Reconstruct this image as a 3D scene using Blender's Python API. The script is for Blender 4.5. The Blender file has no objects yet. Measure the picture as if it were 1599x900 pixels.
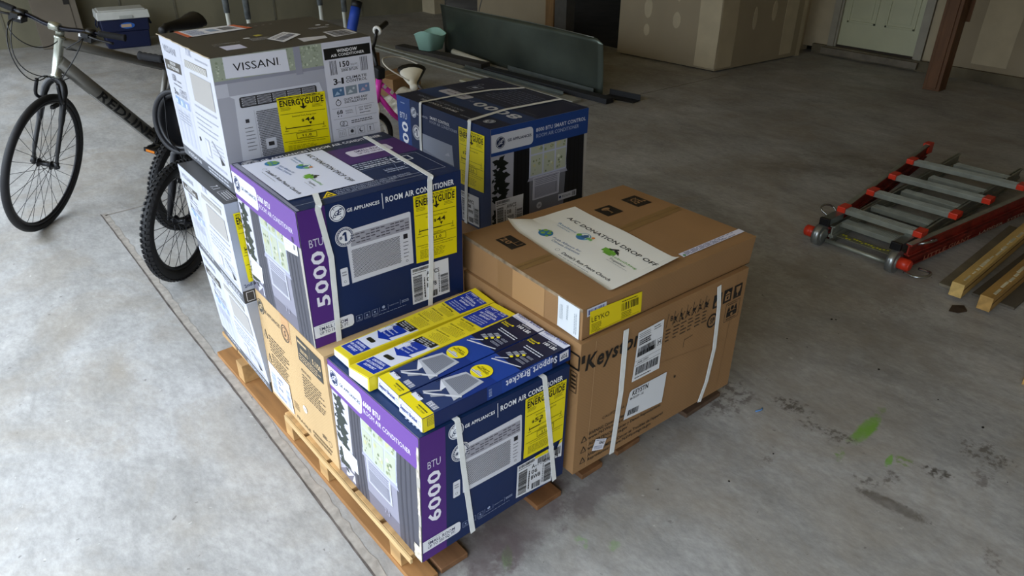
import bpy, bmesh, math, random
from mathutils import Vector, Matrix
R_ = math.radians
SC = bpy.context.scene
COL = SC.collection

# ------------------------------------------------------------------ camera
cam_d = bpy.data.cameras.new('camera'); cam = bpy.data.objects.new('camera', cam_d); COL.objects.link(cam)
cam_d.sensor_width = 36.0; cam_d.lens = 25.559; cam_d.clip_start = 0.02; cam_d.clip_end = 200
_m = Matrix(((0.76653733, 0.31181517, -0.56141947), (-0.64217973, 0.37907806, -0.66626197), (0.00507121, 0.87124688, 0.49081887)))
# columns are the camera's right, up and backward axes
rx, bx_, cx = Vector((_m[0][0], _m[1][0], _m[2][0])), Vector((_m[0][1], _m[1][1], _m[2][1])), Vector((0.56141947, 0.66626197, -0.49081887))
_r = Matrix((rx, bx_, -cx)).transposed()
cam.matrix_world = Matrix.Translation((-0.6811, -1.1568, 1.6940)) @ _r.to_4x4()
SC.camera = cam

# ------------------------------------------------------------------ light
SC.view_settings.view_transform = 'Standard'; SC.view_settings.look = 'None'
SC.view_settings.gamma = 1.0; SC.view_settings.use_curve_mapping = False
SC.view_settings.exposure = 0.0
SKY_COL = (0.775, 0.875, 1.0); SKY_STR = 9.3
w = bpy.data.worlds.new('sky'); SC.world = w; w.use_nodes = True
w.node_tree.nodes['Background'].inputs[0].default_value = (*SKY_COL, 1)
w.node_tree.nodes['Background'].inputs[1].default_value = SKY_STR
# overcast sky, brighter overhead than behind the trees along the horizon
_n = w.node_tree.nodes; _l = w.node_tree.links
_tc = _n.new('ShaderNodeTexCoord'); _sx = _n.new('ShaderNodeSeparateXYZ'); _mr = _n.new('ShaderNodeMapRange')
_l.new(_tc.outputs['Generated'], _sx.inputs[0]); _l.new(_sx.outputs[2], _mr.inputs[0])
_mr.inputs[1].default_value = 0.0; _mr.inputs[2].default_value = .75; _mr.inputs[3].default_value = SKY_STR * .16; _mr.inputs[4].default_value = SKY_STR
_l.new(_mr.outputs[0], _n['Background'].inputs[1])
SC.cycles.max_bounces = 8; SC.cycles.diffuse_bounces = 5
OPEN_X, OPEN_Y0, OPEN_Y1, OPEN_Z = -1.45, -3.6, 8.2, 2.45     # the garage opening in the left wall
pd = bpy.data.lights.new('garage_opening_portal', 'AREA'); pd.shape = 'RECTANGLE'
pd.size = OPEN_Z - 0.02; pd.size_y = OPEN_Y1 - OPEN_Y0
pd.cycles.is_portal = True
po = bpy.data.objects.new('garage_opening_portal', pd); COL.objects.link(po)
po.location = (OPEN_X - 0.02, (OPEN_Y0 + OPEN_Y1) / 2, OPEN_Z / 2); po.rotation_euler = (0, R_(-90), 0)

# ------------------------------------------------------------------ materials
MATS = {}
def lin(h):
    h = h.lstrip('#'); o = []
    for i in (0, 2, 4):
        c = int(h[i:i+2], 16) / 255
        o.append(c / 12.92 if c <= .04045 else ((c + .055) / 1.055) ** 2.4)
    return (*o, 1)
def mat(hexc, rough=.55, metal=0., noise=.06, scale=9., bump=0., spec=.4, alpha=1., trans=0., stretch=None):
    key = (hexc, rough, metal, noise, scale, bump, spec, alpha, trans, stretch)
    if key in MATS: return MATS[key]
    m = bpy.data.materials.new('m_' + hexc.lstrip('#')); m.use_nodes = True; n = m.node_tree.nodes; l = m.node_tree.links
    b = n['Principled BSDF']; b.inputs['Roughness'].default_value = rough; b.inputs['Metallic'].default_value = metal
    b.inputs['Specular IOR Level'].default_value = spec
    if trans: b.inputs['Transmission Weight'].default_value = trans
    if alpha < 1: b.inputs['Alpha'].default_value = alpha
    c = lin(hexc)
    if noise or bump:
        tc = n.new('ShaderNodeTexCoord'); src = tc.outputs['Object']
        if stretch:
            mp = n.new('ShaderNodeMapping'); mp.inputs['Scale'].default_value = stretch; l.new(src, mp.inputs[0]); src = mp.outputs[0]
        t = n.new('ShaderNodeTexNoise'); t.inputs['Scale'].default_value = scale; t.inputs['Detail'].default_value = 6
        l.new(src, t.inputs['Vector'])
    if noise:
        r = n.new('ShaderNodeValToRGB'); r.color_ramp.elements[0].position = .3; r.color_ramp.elements[1].position = .7
        r.color_ramp.elements[0].color = tuple(max(0, x * (1 - noise * 1.6)) for x in c[:3]) + (1,)
        r.color_ramp.elements[1].color = tuple(min(1, x * (1 + noise)) for x in c[:3]) + (1,)
        l.new(t.outputs[0], r.inputs[0]); l.new(r.outputs[0], b.inputs['Base Color'])
    else: b.inputs['Base Color'].default_value = c
    if bump:
        bp = n.new('ShaderNodeBump'); bp.inputs['Strength'].default_value = bump; bp.inputs['Distance'].default_value = .004
        l.new(t.outputs[0], bp.inputs['Height']); l.new(bp.outputs[0], b.inputs['Normal'])
    MATS[key] = m; return m
def ink(hexc, rough=.45): return mat(hexc, rough, noise=0, spec=.35)
def corrugated(hexc):
    key = ('corr', hexc)
    if key in MATS: return MATS[key]
    m = bpy.data.materials.new('corrugated_board'); m.use_nodes = True; n = m.node_tree.nodes; l = m.node_tree.links
    b = n['Principled BSDF']; b.inputs['Roughness'].default_value = .62; b.inputs['Specular IOR Level'].default_value = .25
    tc = n.new('ShaderNodeTexCoord'); t = n.new('ShaderNodeTexNoise'); t.inputs['Scale'].default_value = 5; t.inputs['Detail'].default_value = 8
    mp = n.new('ShaderNodeMapping'); mp.inputs['Scale'].default_value = (1, 1, .25)
    l.new(tc.outputs['Object'], mp.inputs[0]); l.new(mp.outputs[0], t.inputs[0])
    c = lin(hexc); r = n.new('ShaderNodeValToRGB'); r.color_ramp.elements[0].position = .25; r.color_ramp.elements[1].position = .8
    r.color_ramp.elements[0].color = tuple(x * .86 for x in c[:3]) + (1,); r.color_ramp.elements[1].color = tuple(min(1, x * 1.08) for x in c[:3]) + (1,)
    l.new(t.outputs[0], r.inputs[0]); l.new(r.outputs[0], b.inputs['Base Color'])
    wv = n.new('ShaderNodeTexWave'); wv.inputs['Scale'].default_value = 60; wv.bands_direction = 'DIAGONAL'; l.new(tc.outputs['Object'], wv.inputs[0])
    bp = n.new('ShaderNodeBump'); bp.inputs['Strength'].default_value = .12; bp.inputs['Distance'].default_value = .001
    l.new(wv.outputs['Fac'], bp.inputs['Height']); l.new(bp.outputs[0], b.inputs['Normal'])
    MATS[key] = m; return m

# ------------------------------------------------------------------ objects
def tag(o, label=None, cat=None, group=None, kind=None):
    if label: o['label'] = label
    if cat: o['category'] = cat
    if group: o['group'] = group
    if kind: o['kind'] = kind
    return o
def thing(name, label, cat, loc=(0, 0, 0), group=None):
    o = bpy.data.objects.new(name, None); COL.objects.link(o); o.location = loc; o.empty_display_size = .1
    return tag(o, label, cat, group)
def origin_of(o):
    v = Vector((0, 0, 0))
    while o is not None: v = v + o.location; o = o.parent
    return v
def obj(name, bm, mats, parent=None, smooth=False, label=None, bevel=0, world=True):
    """link a bmesh (in world metres) as ONE mesh object, origin at its parent's"""
    me = bpy.data.meshes.new(name)
    if not isinstance(mats, (list, tuple)): mats = [mats]
    off = origin_of(parent) if (parent is not None and world) else Vector((0, 0, 0))
    if parent is None and world and len(bm.verts):
        xs = [v.co.copy() for v in bm.verts]
        off = Vector(((min(v.x for v in xs) + max(v.x for v in xs)) / 2, (min(v.y for v in xs) + max(v.y for v in xs)) / 2, min(v.z for v in xs)))
    if off.length: bmesh.ops.translate(bm, verts=bm.verts, vec=-off)
    if smooth:
        for f in bm.faces: f.smooth = True
    bm.to_mesh(me); bm.free()
    for m in mats: me.materials.append(m)
    o = bpy.data.objects.new(name, me); COL.objects.link(o)
    if parent is not None: o.parent = parent
    else: o.location = off
    if label: o['label'] = label
    if bevel:
        b = o.modifiers.new('bevel', 'BEVEL'); b.width = bevel; b.segments = 2; b.limit_method = 'ANGLE'; b.angle_limit = R_(50)
    if smooth:
        pass
    return o
def struct(name, bm, m): return tag(obj(name, bm, m), kind='structure')

# ------------------------------------------------------------------ shape helpers
def box(bm, x0, x1, y0, y1, z0, z1, mi=0):
    vs = [bm.verts.new(p) for p in ((x0,y0,z0),(x1,y0,z0),(x1,y1,z0),(x0,y1,z0),(x0,y0,z1),(x1,y0,z1),(x1,y1,z1),(x0,y1,z1))]
    hexa(bm, vs, mi); return vs
def hexa(bm, vs, mi=0):
    for q in ((3,2,1,0),(4,5,6,7),(0,1,5,4),(1,2,6,5),(2,3,7,6),(3,0,4,7)):
        f = bm.faces.new([vs[i] for i in q]); f.material_index = mi
def obox(bm, c, ax, ay, az, mi=0):
    """box about centre c with half axes ax, ay, az (vectors)"""
    c = Vector(c); ax, ay, az = Vector(ax), Vector(ay), Vector(az)
    vs = [bm.verts.new(c + sx*ax + sy*ay + sz*az) for sx, sy, sz in ((-1,-1,-1),(1,-1,-1),(1,1,-1),(-1,1,-1),(-1,-1,1),(1,-1,1),(1,1,1),(-1,1,1))]
    hexa(bm, vs, mi); return vs
def tube(bm, pts, r, n=10, mi=0, closed=False, cap=True, flat=1.0, up=None):
    pts = [Vector(p) for p in pts]; k = len(pts)
    rs = r if isinstance(r, (list, tuple)) else [r] * k
    rings = []; prev = None
    for i, p in enumerate(pts):
        if closed: t = pts[(i+1) % k] - pts[i-1]
        else: t = (pts[min(i+1, k-1)] - pts[max(i-1, 0)])
        t.normalize()
        if prev is None:
            a = Vector(up) if up is not None else (Vector((0,0,1)) if abs(t.z) < .9 else Vector((1,0,0)))
            u = (a - t * a.dot(t)).normalized()
        else: u = (prev - t * prev.dot(t)).normalized()
        prev = u; v = t.cross(u)
        rings.append([bm.verts.new(p + rs[i] * (math.cos(2*math.pi*j/n) * u + flat * math.sin(2*math.pi*j/n) * v)) for j in range(n)])
    for i in range(k if closed else k - 1):
        a, b = rings[i], rings[(i+1) % k]
        for j in range(n):
            f = bm.faces.new((a[j], a[(j+1) % n], b[(j+1) % n], b[j])); f.material_index = mi; f.smooth = True
    if cap and not closed:
        for rg, s in ((rings[0], -1), (rings[-1], 1)):
            f = bm.faces.new(rg if s > 0 else rg[::-1]); f.material_index = mi
    return rings
def ring(bm, c, a, b, R, r, n=48, m=8, mi=0, flat=1.0):
    """torus: centre c, in-plane unit axes a, b"""
    c, a, b = Vector(c), Vector(a), Vector(b)
    ax = a.cross(b)
    rings = []
    for i in range(n):
        t = 2*math.pi*i/n; d = math.cos(t)*a + math.sin(t)*b
        rings.append([bm.verts.new(c + d*(R + r*math.cos(2*math.pi*j/m)) + ax*(r*flat*math.sin(2*math.pi*j/m))) for j in range(m)])
    for i in range(n):
        p, q = rings[i], rings[(i+1) % n]
        for j in range(m):
            f = bm.faces.new((p[j], p[(j+1)%m], q[(j+1)%m], q[j])); f.material_index = mi; f.smooth = True
def bez(p0, p1, p2, p3, n=14):
    p0, p1, p2, p3 = map(Vector, (p0, p1, p2, p3)); o = []
    for i in range(n + 1):
        t = i / n; o.append((1-t)**3*p0 + 3*(1-t)**2*t*p1 + 3*(1-t)*t*t*p2 + t**3*p3)
    return o
def smoothpath(pts, n=6):
    """Catmull-Rom through the points"""
    P = [Vector(p) for p in pts]; P = [2*P[0]-P[1]] + P + [2*P[-1]-P[-2]]; o = []
    for i in range(1, len(P)-2):
        for k in range(n):
            t = k / n; a, b, c, d = P[i-1], P[i], P[i+1], P[i+2]
            o.append(.5*((2*b) + (c-a)*t + (2*a-5*b+4*c-d)*t*t + (3*b-a-3*c+d)*t**3))
    o.append(P[-2]); return o

# ------------------------------------------------------------------ lettering
_fc = {}
def glyphs(s, bold):
    key = (s, bold)
    if key in _fc: return _fc[key]
    cu = bpy.data.curves.new('t', 'FONT'); cu.body = s; cu.size = 1; cu.fill_mode = 'FRONT'; cu.resolution_u = 2
    cu.offset = {0: 0.0, 1: .014, 2: .026}[bold]; cu.space_character = 1.0 + .05 * bold
    o = bpy.data.objects.new('t', cu); COL.objects.link(o)
    dg = bpy.context.evaluated_depsgraph_get(); me = bpy.data.meshes.new_from_object(o.evaluated_get(dg))
    V = [(v.co.x, v.co.y) for v in me.vertices]; F = [tuple(p.vertices) for p in me.polygons]
    bpy.data.objects.remove(o); bpy.data.curves.remove(cu); bpy.data.meshes.remove(me)
    if not V: V = [(0, 0)]
    x0 = min(v[0] for v in V); x1 = max(v[0] for v in V)
    _fc[key] = ([(x - x0, y) for x, y in V], F, max(x1 - x0, 1e-3)); return _fc[key]
CAP = .70

class Canvas:
    """A printed sheet over a curved quad. (u, v) run 0..1 from its lower left corner."""
    def __init__(s, fn, W, H, base=0.0006, grid=10):
        s.fn, s.W, s.H, s.base, s.grid, s.items = fn, W, H, base, grid, []
    def sub(s, bl, br, tr, tl, base=0.0022, grid=4):
        def f(u, v, off):
            a = [(1-v)*((1-u)*bl[i]+u*br[i]) + v*((1-u)*tl[i]+u*tr[i]) for i in (0, 1)]
            return s.fn(a[0], a[1], off)
        m = lambda p, q: math.hypot((p[0]-q[0])*s.W, (p[1]-q[1])*s.H)
        return Canvas(f, m(bl, br), m(bl, tl), s.base + base, grid)
    def subrect(s, u0, v0, u1, v1, **k): return s.sub((u0, v0), (u1, v0), (u1, v1), (u0, v1), **k)
    def poly(s, pts, col, L=1): s.items.append(([tuple(p) for p in pts], [tuple(range(len(pts)))], col, L)); return s
    def rect(s, u0, v0, u1, v1, col, L=1):
        if u1 < u0: u0, u1 = u1, u0
        if v1 < v0: v0, v1 = v1, v0
        return s.poly([(u0, v0), (u1, v0), (u1, v1), (u0, v1)], col, L)
    def rrect(s, u0, v0, u1, v1, r, col, L=1, corners=(1, 1, 1, 1)):
        ru, rv = r / s.W, r / s.H; P = []
        for (cu, cv, a0), on in zip(((u0+ru, v0+rv, 180), (u1-ru, v0+rv, 270), (u1-ru, v1-rv, 0), (u0+ru, v1-rv, 90)), corners):
            if on:
                for k in range(6):
                    t = R_(a0 + 18 * k); P.append((cu + ru * math.cos(t), cv + rv * math.sin(t)))
            else: P.append(((u0 if cu < (u0+u1)/2 else u1), (v0 if cv < (v0+v1)/2 else v1)))
        return s.poly(P, col, L)
    def circ(s, u, v, r, col, L=1, n=28, ry=None):
        ry = ry or r
        return s.poly([(u + r/s.W*math.cos(2*math.pi*i/n), v + ry/s.H*math.sin(2*math.pi*i/n)) for i in range(n)], col, L)
    def arc(s, u, v, r, w_, col, L=1, a0=0, a1=360, n=24):
        V = []; F = []
        for i in range(n + 1):
            t = R_(a0 + (a1-a0)*i/n)
            for q in (r, r - w_): V.append((u + q/s.W*math.cos(t), v + q/s.H*math.sin(t)))
        for i in range(n): F.append((2*i, 2*i+2, 2*i+3, 2*i+1))
        s.items.append((V, F, col, L)); return s
    def line(s, p, q, w_, col, L=1):
        dx, dy = (q[0]-p[0])*s.W, (q[1]-p[1])*s.H; d = math.hypot(dx, dy) or 1; nx, ny = -dy/d*w_/2/s.W, dx/d*w_/2/s.H
        return s.poly([(p[0]-nx, p[1]-ny), (q[0]-nx, q[1]-ny), (q[0]+nx, q[1]+ny), (p[0]+nx, p[1]+ny)], col, L)
    def frame(s, u0, v0, u1, v1, w_, col, L=1):
        for a, b in (((u0,v0),(u1,v0)),((u1,v0),(u1,v1)),((u1,v1),(u0,v1)),((u0,v1),(u0,v0))): s.line(a, b, w_, col, L)
        return s
    def text(s, t, p, q, col, L=5, h=None, bold=1, italic=0):
        """lettering with its baseline from p to q; h = cap height in metres"""
        V, F, wd = glyphs(t, bold)
        dx, dy = (q[0]-p[0])*s.W, (q[1]-p[1])*s.H; d = math.hypot(dx, dy); ex, ey = dx/d, dy/d
        sx = d / wd; sy = (h / CAP) if h else sx
        out = []
        for x, y in V:
            a, b = (x*sx + italic*y*sy), y*sy
            out.append((p[0] + (a*ex - b*ey)/s.W, p[1] + (a*ey + b*ex)/s.H))
        s.items.append((out, F, col, L)); return s
    def bars(s, u0, v0, u1, v1, col='#141414', L=4, n=30, seed=1, horiz=False):
        rnd = random.Random(seed); x = 0; V = []; F = []
        tot = []
        for i in range(n): tot += [rnd.choice((1, 1, 2, 3)), rnd.choice((1, 1, 2))]
        S = sum(tot); a = 0
        for i, k in enumerate(tot):
            if i % 2 == 0:
                lo, hi = a/S, (a+k)/S; b = len(V)
                if horiz: V += [(u0, v0+lo*(v1-v0)), (u1, v0+lo*(v1-v0)), (u1, v0+hi*(v1-v0)), (u0, v0+hi*(v1-v0))]
                else: V += [(u0+lo*(u1-u0), v0), (u0+hi*(u1-u0), v0), (u0+hi*(u1-u0), v1), (u0+lo*(u1-u0), v1)]
                F.append((b, b+1, b+2, b+3))
            a += k
        s.items.append((V, F, col, L)); return s
    def greek(s, u0, v0, u1, v1, rows, col, L=4, seed=1, fill=.5, vert=False, ragged=.25):
        """rows of print too small to read: word-long dashes"""
        rnd = random.Random(seed); V = []; F = []
        A, B = (u0, u1) if not vert else (v0, v1)
        for r in range(rows):
            if not vert: c = v1 - (r+.5)/rows*(v1-v0); hh = (v1-v0)/rows*fill/2
            else: c = u0 + (r+.5)/rows*(u1-u0); hh = (u1-u0)/rows*fill/2
            x = 0; end = 1 - rnd.random()*ragged
            while x < end:
                k = min(rnd.uniform(.05, .14), end - x)
                if k < .02: break
                a, b = A + x*(B-A), A + (x+k)*(B-A); i = len(V)
                if not vert: V += [(a, c-hh), (b, c-hh), (b, c+hh), (a, c+hh)]
                else: V += [(c+hh, a), (c+hh, b), (c-hh, b), (c-hh, a)]
                F.append((i, i+1, i+2, i+3)); x += k + .022
        s.items.append((V, F, col, L)); return s
    def dots(s, u0, v0, u1, v1, nx, ny, col, L=4, fill=.5):
        V = []; F = []
        for j in range(ny):
            for i in range(nx):
                cu = u0 + (i + .5 + (.25 if j % 2 else -.25))/nx*(u1-u0); cv = v0 + (j+.5)/ny*(v1-v0)
                a, b = fill/2*(u1-u0)/nx, fill/2*(v1-v0)/ny; k = len(V)
                V += [(cu-a, cv), (cu, cv-b), (cu+a, cv), (cu, cv+b)]; F.append((k, k+1, k+2, k+3))
        s.items.append((V, F, col, L)); return s
    def bake(s, bm, mats):
        tmp = bmesh.new(); cols = []
        for V, F, col, L in s.items:
            m = col if not isinstance(col, str) else ink(col)
            if m not in cols: cols.append(m)
            mi = cols.index(m); vs = [tmp.verts.new((x, y, L)) for x, y in V]
            for f in F:
                try: g = tmp.faces.new([vs[i] for i in f])
                except ValueError: continue
                if g.calc_area() and (g.normal_update() or g.normal.z < 0): g.normal_flip()
                g.material_index = mi
        for k in range(1, s.grid):
            for co, no in (((k/s.grid, 0, 0), (1, 0, 0)), ((0, k/s.grid, 0), (0, 1, 0))):
                bmesh.ops.bisect_plane(tmp, geom=tmp.verts[:]+tmp.edges[:]+tmp.faces[:], dist=1e-6, plane_co=co, plane_no=no)
        idx = []
        for m in cols:
            if m not in mats: mats.append(m)
            idx.append(mats.index(m))
        mp = {}
        for v in tmp.verts: mp[v] = bm.verts.new(s.fn(v.co.x, v.co.y, s.base + .00035 * v.co.z))
        for f in tmp.faces:
            try: g = bm.faces.new([mp[v] for v in f.verts])
            except ValueError: continue
            g.material_index = idx[f.material_index]
        tmp.free(); return bm
    def build(s, name, parent, label=None):
        bm = bmesh.new(); mats = []; s.bake(bm, mats); return obj(name, bm, mats, parent, label=label)

FACES = {'bottom': (3, 2, 1, 0), 'top': (4, 5, 6, 7), 'front': (0, 1, 5, 4), 'right': (1, 2, 6, 5), 'back': (2, 3, 7, 6), 'left': (3, 0, 4, 7)}
class Carton:
    """a cardboard box given by its eight corners; each face is a gently bulged sheet that prints and labels lie on"""
    def __init__(s, corners, bulge=None, seed=0):
        s.c = [Vector(p) for p in corners]; s.prints = {}; s.bulge = bulge or {}; s.seed = seed
        s.cen = sum(s.c, Vector()) / 8
    def face(s, name):
        a, b, c, d = (s.c[i] for i in FACES[name])
        n = ((b - a).cross(d - a) + (d - c).cross(b - c)).normalized(); amp = s.bulge.get(name, 0); sd = s.seed
        def fn(u, v, off):
            P = (1-v)*((1-u)*a + u*b) + v*((1-u)*d + u*c)
            uu, vv = min(max(u, 0), 1), min(max(v, 0), 1)
            k = amp * math.sin(math.pi*uu) * math.sin(math.pi*vv) * (1 + .5*math.sin(5*uu+sd) * math.cos(4*vv+1.3*sd))
            return P + n * (off + k)
        return Canvas(fn, ((b-a).length + (c-d).length)/2, ((d-a).length + (c-b).length)/2), n
    def canvas(s, name):
        if name not in s.prints: s.prints[name] = s.face(name)[0]
        return s.prints[name]
    def at(s, name, u, v, off=0): return s.face(name)[0].fn(u, v, off)
    def build(s, name, parent, mats_by_face, default, label=None):
        N = 10; bm = bmesh.new(); mats = []
        for f in FACES:
            m = mats_by_face.get(f, default)
            if m not in mats: mats.append(m)
            mi = mats.index(m); cv = s.face(f)[0]
            g = [[bm.verts.new(cv.fn(i/N, j/N, 0)) for i in range(N+1)] for j in range(N+1)]
            for j in range(N):
                for i in range(N):
                    q = bm.faces.new((g[j][i], g[j][i+1], g[j+1][i+1], g[j+1][i])); q.material_index = mi
        bmesh.ops.remove_doubles(bm, verts=bm.verts, dist=1e-5)
        for cv in s.prints.values(): cv.bake(bm, mats)
        return obj(name, bm, mats, parent, label=label)

def strap(parent, pts, w_=.016, m=None, name='strap'):
    """plastic banding: pts = [(point, outward normal)]"""
    bm = bmesh.new(); P = []
    for i in range(len(pts) - 1):
        (a, na), (b, nb) = pts[i], pts[i+1]; k = max(2, int((b-a).length/.03))
        for j in range(k): P.append((a.lerp(b, j/k), na.lerp(nb, j/k).normalized()))
    P.append(pts[-1]); prev = None
    for i, (p, n) in enumerate(P):
        t = (P[min(i+1, len(P)-1)][0] - P[max(i-1, 0)][0]).normalized(); s_ = t.cross(n).normalized() * w_/2
        r = [bm.verts.new(p - s_), bm.verts.new(p + s_), bm.verts.new(p + s_ + n*.0012), bm.verts.new(p - s_ + n*.0012)]
        if prev:
            for q in range(4): bm.faces.new((prev[q], prev[(q+1)%4], r[(q+1)%4], r[q])).smooth = False
        else: bm.faces.new(r[::-1])
        prev = r
    bm.faces.new(prev)
    return obj(name, bm, m or mat('#e4e6e4', .35, noise=.04, scale=40), parent, label='white plastic strap')
def strap_over(c, parent, front, top, ff='front', tf='top', w_=.016, extra_end=None):
    """front: (u,v) pairs going up the front face; top: (u,v) pairs going back over the top"""
    fc, fn_ = c.face(ff); tc, tn = c.face(tf); pts = []
    for u, v in front: pts.append((fc.fn(u, v, .0045), fn_))
    if top:
        mid = (fc.fn(front[-1][0], 1, 0) + tc.fn(top[0][0], top[0][1], 0)) / 2
        pts.append((mid + (fn_ + tn).normalized() * .005, (fn_ + tn).normalized()))
        for u, v in top: pts.append((tc.fn(u, v, .0045), tn))
    strap(parent, pts, w_)

# ================================================================== THE SETTING
def concrete_floor():
    m = bpy.data.materials.new('garage_concrete'); m.use_nodes = True; n = m.node_tree.nodes; l = m.node_tree.links
    b = n['Principled BSDF']; b.inputs['Specular IOR Level'].default_value = .35
    tc = n.new('ShaderNodeTexCoord'); O = tc.outputs['Object']
    def noise(sc, det=8, rough=.6, stretch=None, dist=0):
        src = O
        if stretch:
            mp = n.new('ShaderNodeMapping'); mp.inputs['Scale'].default_value = stretch; mp.inputs['Rotation'].default_value = (0, 0, .5); l.new(O, mp.inputs[0]); src = mp.outputs[0]
        t = n.new('ShaderNodeTexNoise'); t.inputs['Scale'].default_value = sc; t.inputs['Detail'].default_value = det; t.inputs['Roughness'].default_value = rough; t.inputs['Distortion'].default_value = dist
        l.new(src, t.inputs[0]); return t.outputs[0]
    def ramp(v, a, b_, ca, cb):
        r = n.new('ShaderNodeValToRGB'); e = r.color_ramp.elements; e[0].position = a; e[1].position = b_; e[0].color = ca; e[1].color = cb; l.new(v, r.inputs[0]); return r.outputs[0]
    def mix(f, a, c, mode='MIX'):
        x = n.new('ShaderNodeMix'); x.data_type = 'RGBA'; x.blend_type = mode
        if isinstance(f, float): x.inputs[0].default_value = f
        else: l.new(f, x.inputs[0])
        for i, v in ((6, a), (7, c)):
            if isinstance(v, tuple): x.inputs[i].default_value = v
            else: l.new(v, x.inputs[i])
        return x.outputs[2]
    g = lambda v, t=(1, 1, 1): (v*t[0], v*t[1], v*t[2], 1)
    base = ramp(noise(1.1, 9, .66, dist=.5), .34, .66, g(.30, (1, .965, .90)), g(.44, (1, .99, .965)))
    swirl = ramp(noise(3.2, 9, .68, (1, .38, 1), 1.2), .34, .66, g(.82), g(1.11))
    c = mix(1.0, base, swirl, 'MULTIPLY')
    fine = ramp(noise(48, 7, .75, (1, .5, 1)), .34, .66, g(.80), g(1.12)); c = mix(1.0, c, fine, 'MULTIPLY')
    mid = ramp(noise(11, 8, .72, (1, .45, 1), .6), .36, .64, g(.88), g(1.07)); c = mix(1.0, c, mid, 'MULTIPLY')
    # rust-brown haze, pits and specks
    c = mix(ramp(noise(1.9, 6, .65, dist=.8), .46, .74, g(0), g(.62)), c, (.27, .225, .165, 1))
    sp = noise(28, 4, .55); c = mix(ramp(sp, .69, .73, g(0), g(.6)), c, (.07, .06, .055, 1))
    sp2 = noise(30, 3, .5, dist=.3); c = mix(ramp(sp2, .72, .75, g(0), g(.4)), c, (.62, .60, .55, 1))
    # stains and paint marks with a shape of their own: (x, y, rx, ry, turn, colour, strength, raggedness)
    nz = noise(14, 8, .75); nz2 = noise(55, 5, .7)
    marks = [(1.57,-.437,.120,.030,4,(.17,.34,.05),.95,.35,0),(1.50,-.430,.050,.016,-8,(.17,.32,.06),.8,.5,0),(1.38,-.44,.045,.018,20,(.17,.30,.07),.75,.8,1),(1.475,-.565,.040,.012,10,(.16,.36,.05),.9,.6,0),(1.515,-.60,.030,.040,30,(.17,.28,.06),.75,.7,1),(1.70,-.42,.05,.02,0,(.18,.26,.08),.5,.9,1),
             (.235,-.055,.050,.020,50,(.16,.34,.08),.75,.8,0),(.44,-.15,.02,.03,0,(.2,.36,.12),.5,.8,1),(.5,-.22,.03,.02,0,(.2,.36,.12),.4,.8,1),
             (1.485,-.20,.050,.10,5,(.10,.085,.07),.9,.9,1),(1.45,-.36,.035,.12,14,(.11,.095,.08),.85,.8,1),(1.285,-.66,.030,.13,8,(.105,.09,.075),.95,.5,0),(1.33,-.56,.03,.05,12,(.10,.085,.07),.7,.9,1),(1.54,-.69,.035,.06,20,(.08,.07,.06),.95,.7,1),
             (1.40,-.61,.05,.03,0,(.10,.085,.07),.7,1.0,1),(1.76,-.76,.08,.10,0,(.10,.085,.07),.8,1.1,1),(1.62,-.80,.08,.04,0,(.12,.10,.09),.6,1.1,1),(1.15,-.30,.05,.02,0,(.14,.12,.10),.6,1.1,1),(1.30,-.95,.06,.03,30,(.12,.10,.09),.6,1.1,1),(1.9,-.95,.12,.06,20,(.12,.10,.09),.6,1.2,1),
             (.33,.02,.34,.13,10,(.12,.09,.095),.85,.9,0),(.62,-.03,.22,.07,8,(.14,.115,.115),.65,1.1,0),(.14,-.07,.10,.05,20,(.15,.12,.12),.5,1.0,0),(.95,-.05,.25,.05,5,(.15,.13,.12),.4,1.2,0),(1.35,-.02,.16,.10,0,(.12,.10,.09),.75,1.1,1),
             (4.3,.9,.5,.14,-70,(.11,.10,.08),.5,.9,0),(3.9,1.05,.55,.16,-50,(.12,.105,.09),.5,1.0,0),(2.4,.9,.5,.3,0,(.2,.17,.14),.45,1.0,0),(1.9,.4,.5,.25,30,(.2,.17,.14),.45,1.0,0),(2.2,-.3,.4,.3,30,(.19,.17,.14),.45,1.0,0),(2.55,.2,.3,.5,10,(.17,.15,.12),.4,1.1,0)]
    patchy = ramp(noise(34, 5, .6), .47, .56, g(0), g(1)); patchy2 = ramp(noise(6, 6, .6), .35, .6, g(.35), g(1))
    for (x, y, ra, rb, deg, col, st, rag, pit) in marks:
        mp = n.new('ShaderNodeMapping'); mp.vector_type = 'TEXTURE'; mp.inputs['Location'].default_value = (x, y, 0); mp.inputs['Rotation'].default_value = (0, 0, R_(deg)); mp.inputs['Scale'].default_value = (ra, rb, 1e3)
        l.new(O, mp.inputs[0]); ln = n.new('ShaderNodeVectorMath'); ln.operation = 'LENGTH'; l.new(mp.outputs[0], ln.inputs[0])
        ad = n.new('ShaderNodeMath'); ad.operation = 'MULTIPLY_ADD'; l.new(nz if ra > .12 else nz2, ad.inputs[0]); ad.inputs[1].default_value = rag * 2.2; l.new(ln.outputs['Value'], ad.inputs[2])
        k = rag * 1.1
        fac = ramp_hi(n, l, ad.outputs[0], .75 + k*.7, 1.05 + k*.95, st)
        pm = n.new('ShaderNodeMath'); pm.operation = 'MULTIPLY'; l.new(fac, pm.inputs[0]); l.new(patchy if pit else patchy2, pm.inputs[1]); fac = pm.outputs[0]
        c = mix(fac, c, (*col, 1))
    l.new(c, b.inputs['Base Color'])
    rr = ramp(noise(3, 6), .3, .7, g(.42), g(.68)); l.new(rr, b.inputs['Roughness'])
    bp = n.new('ShaderNodeBump'); bp.inputs['Strength'].default_value = .18; bp.inputs['Distance'].default_value = .004; l.new(noise(45, 6), bp.inputs['Height']); l.new(bp.outputs[0], b.inputs['Normal'])
    return m
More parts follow.
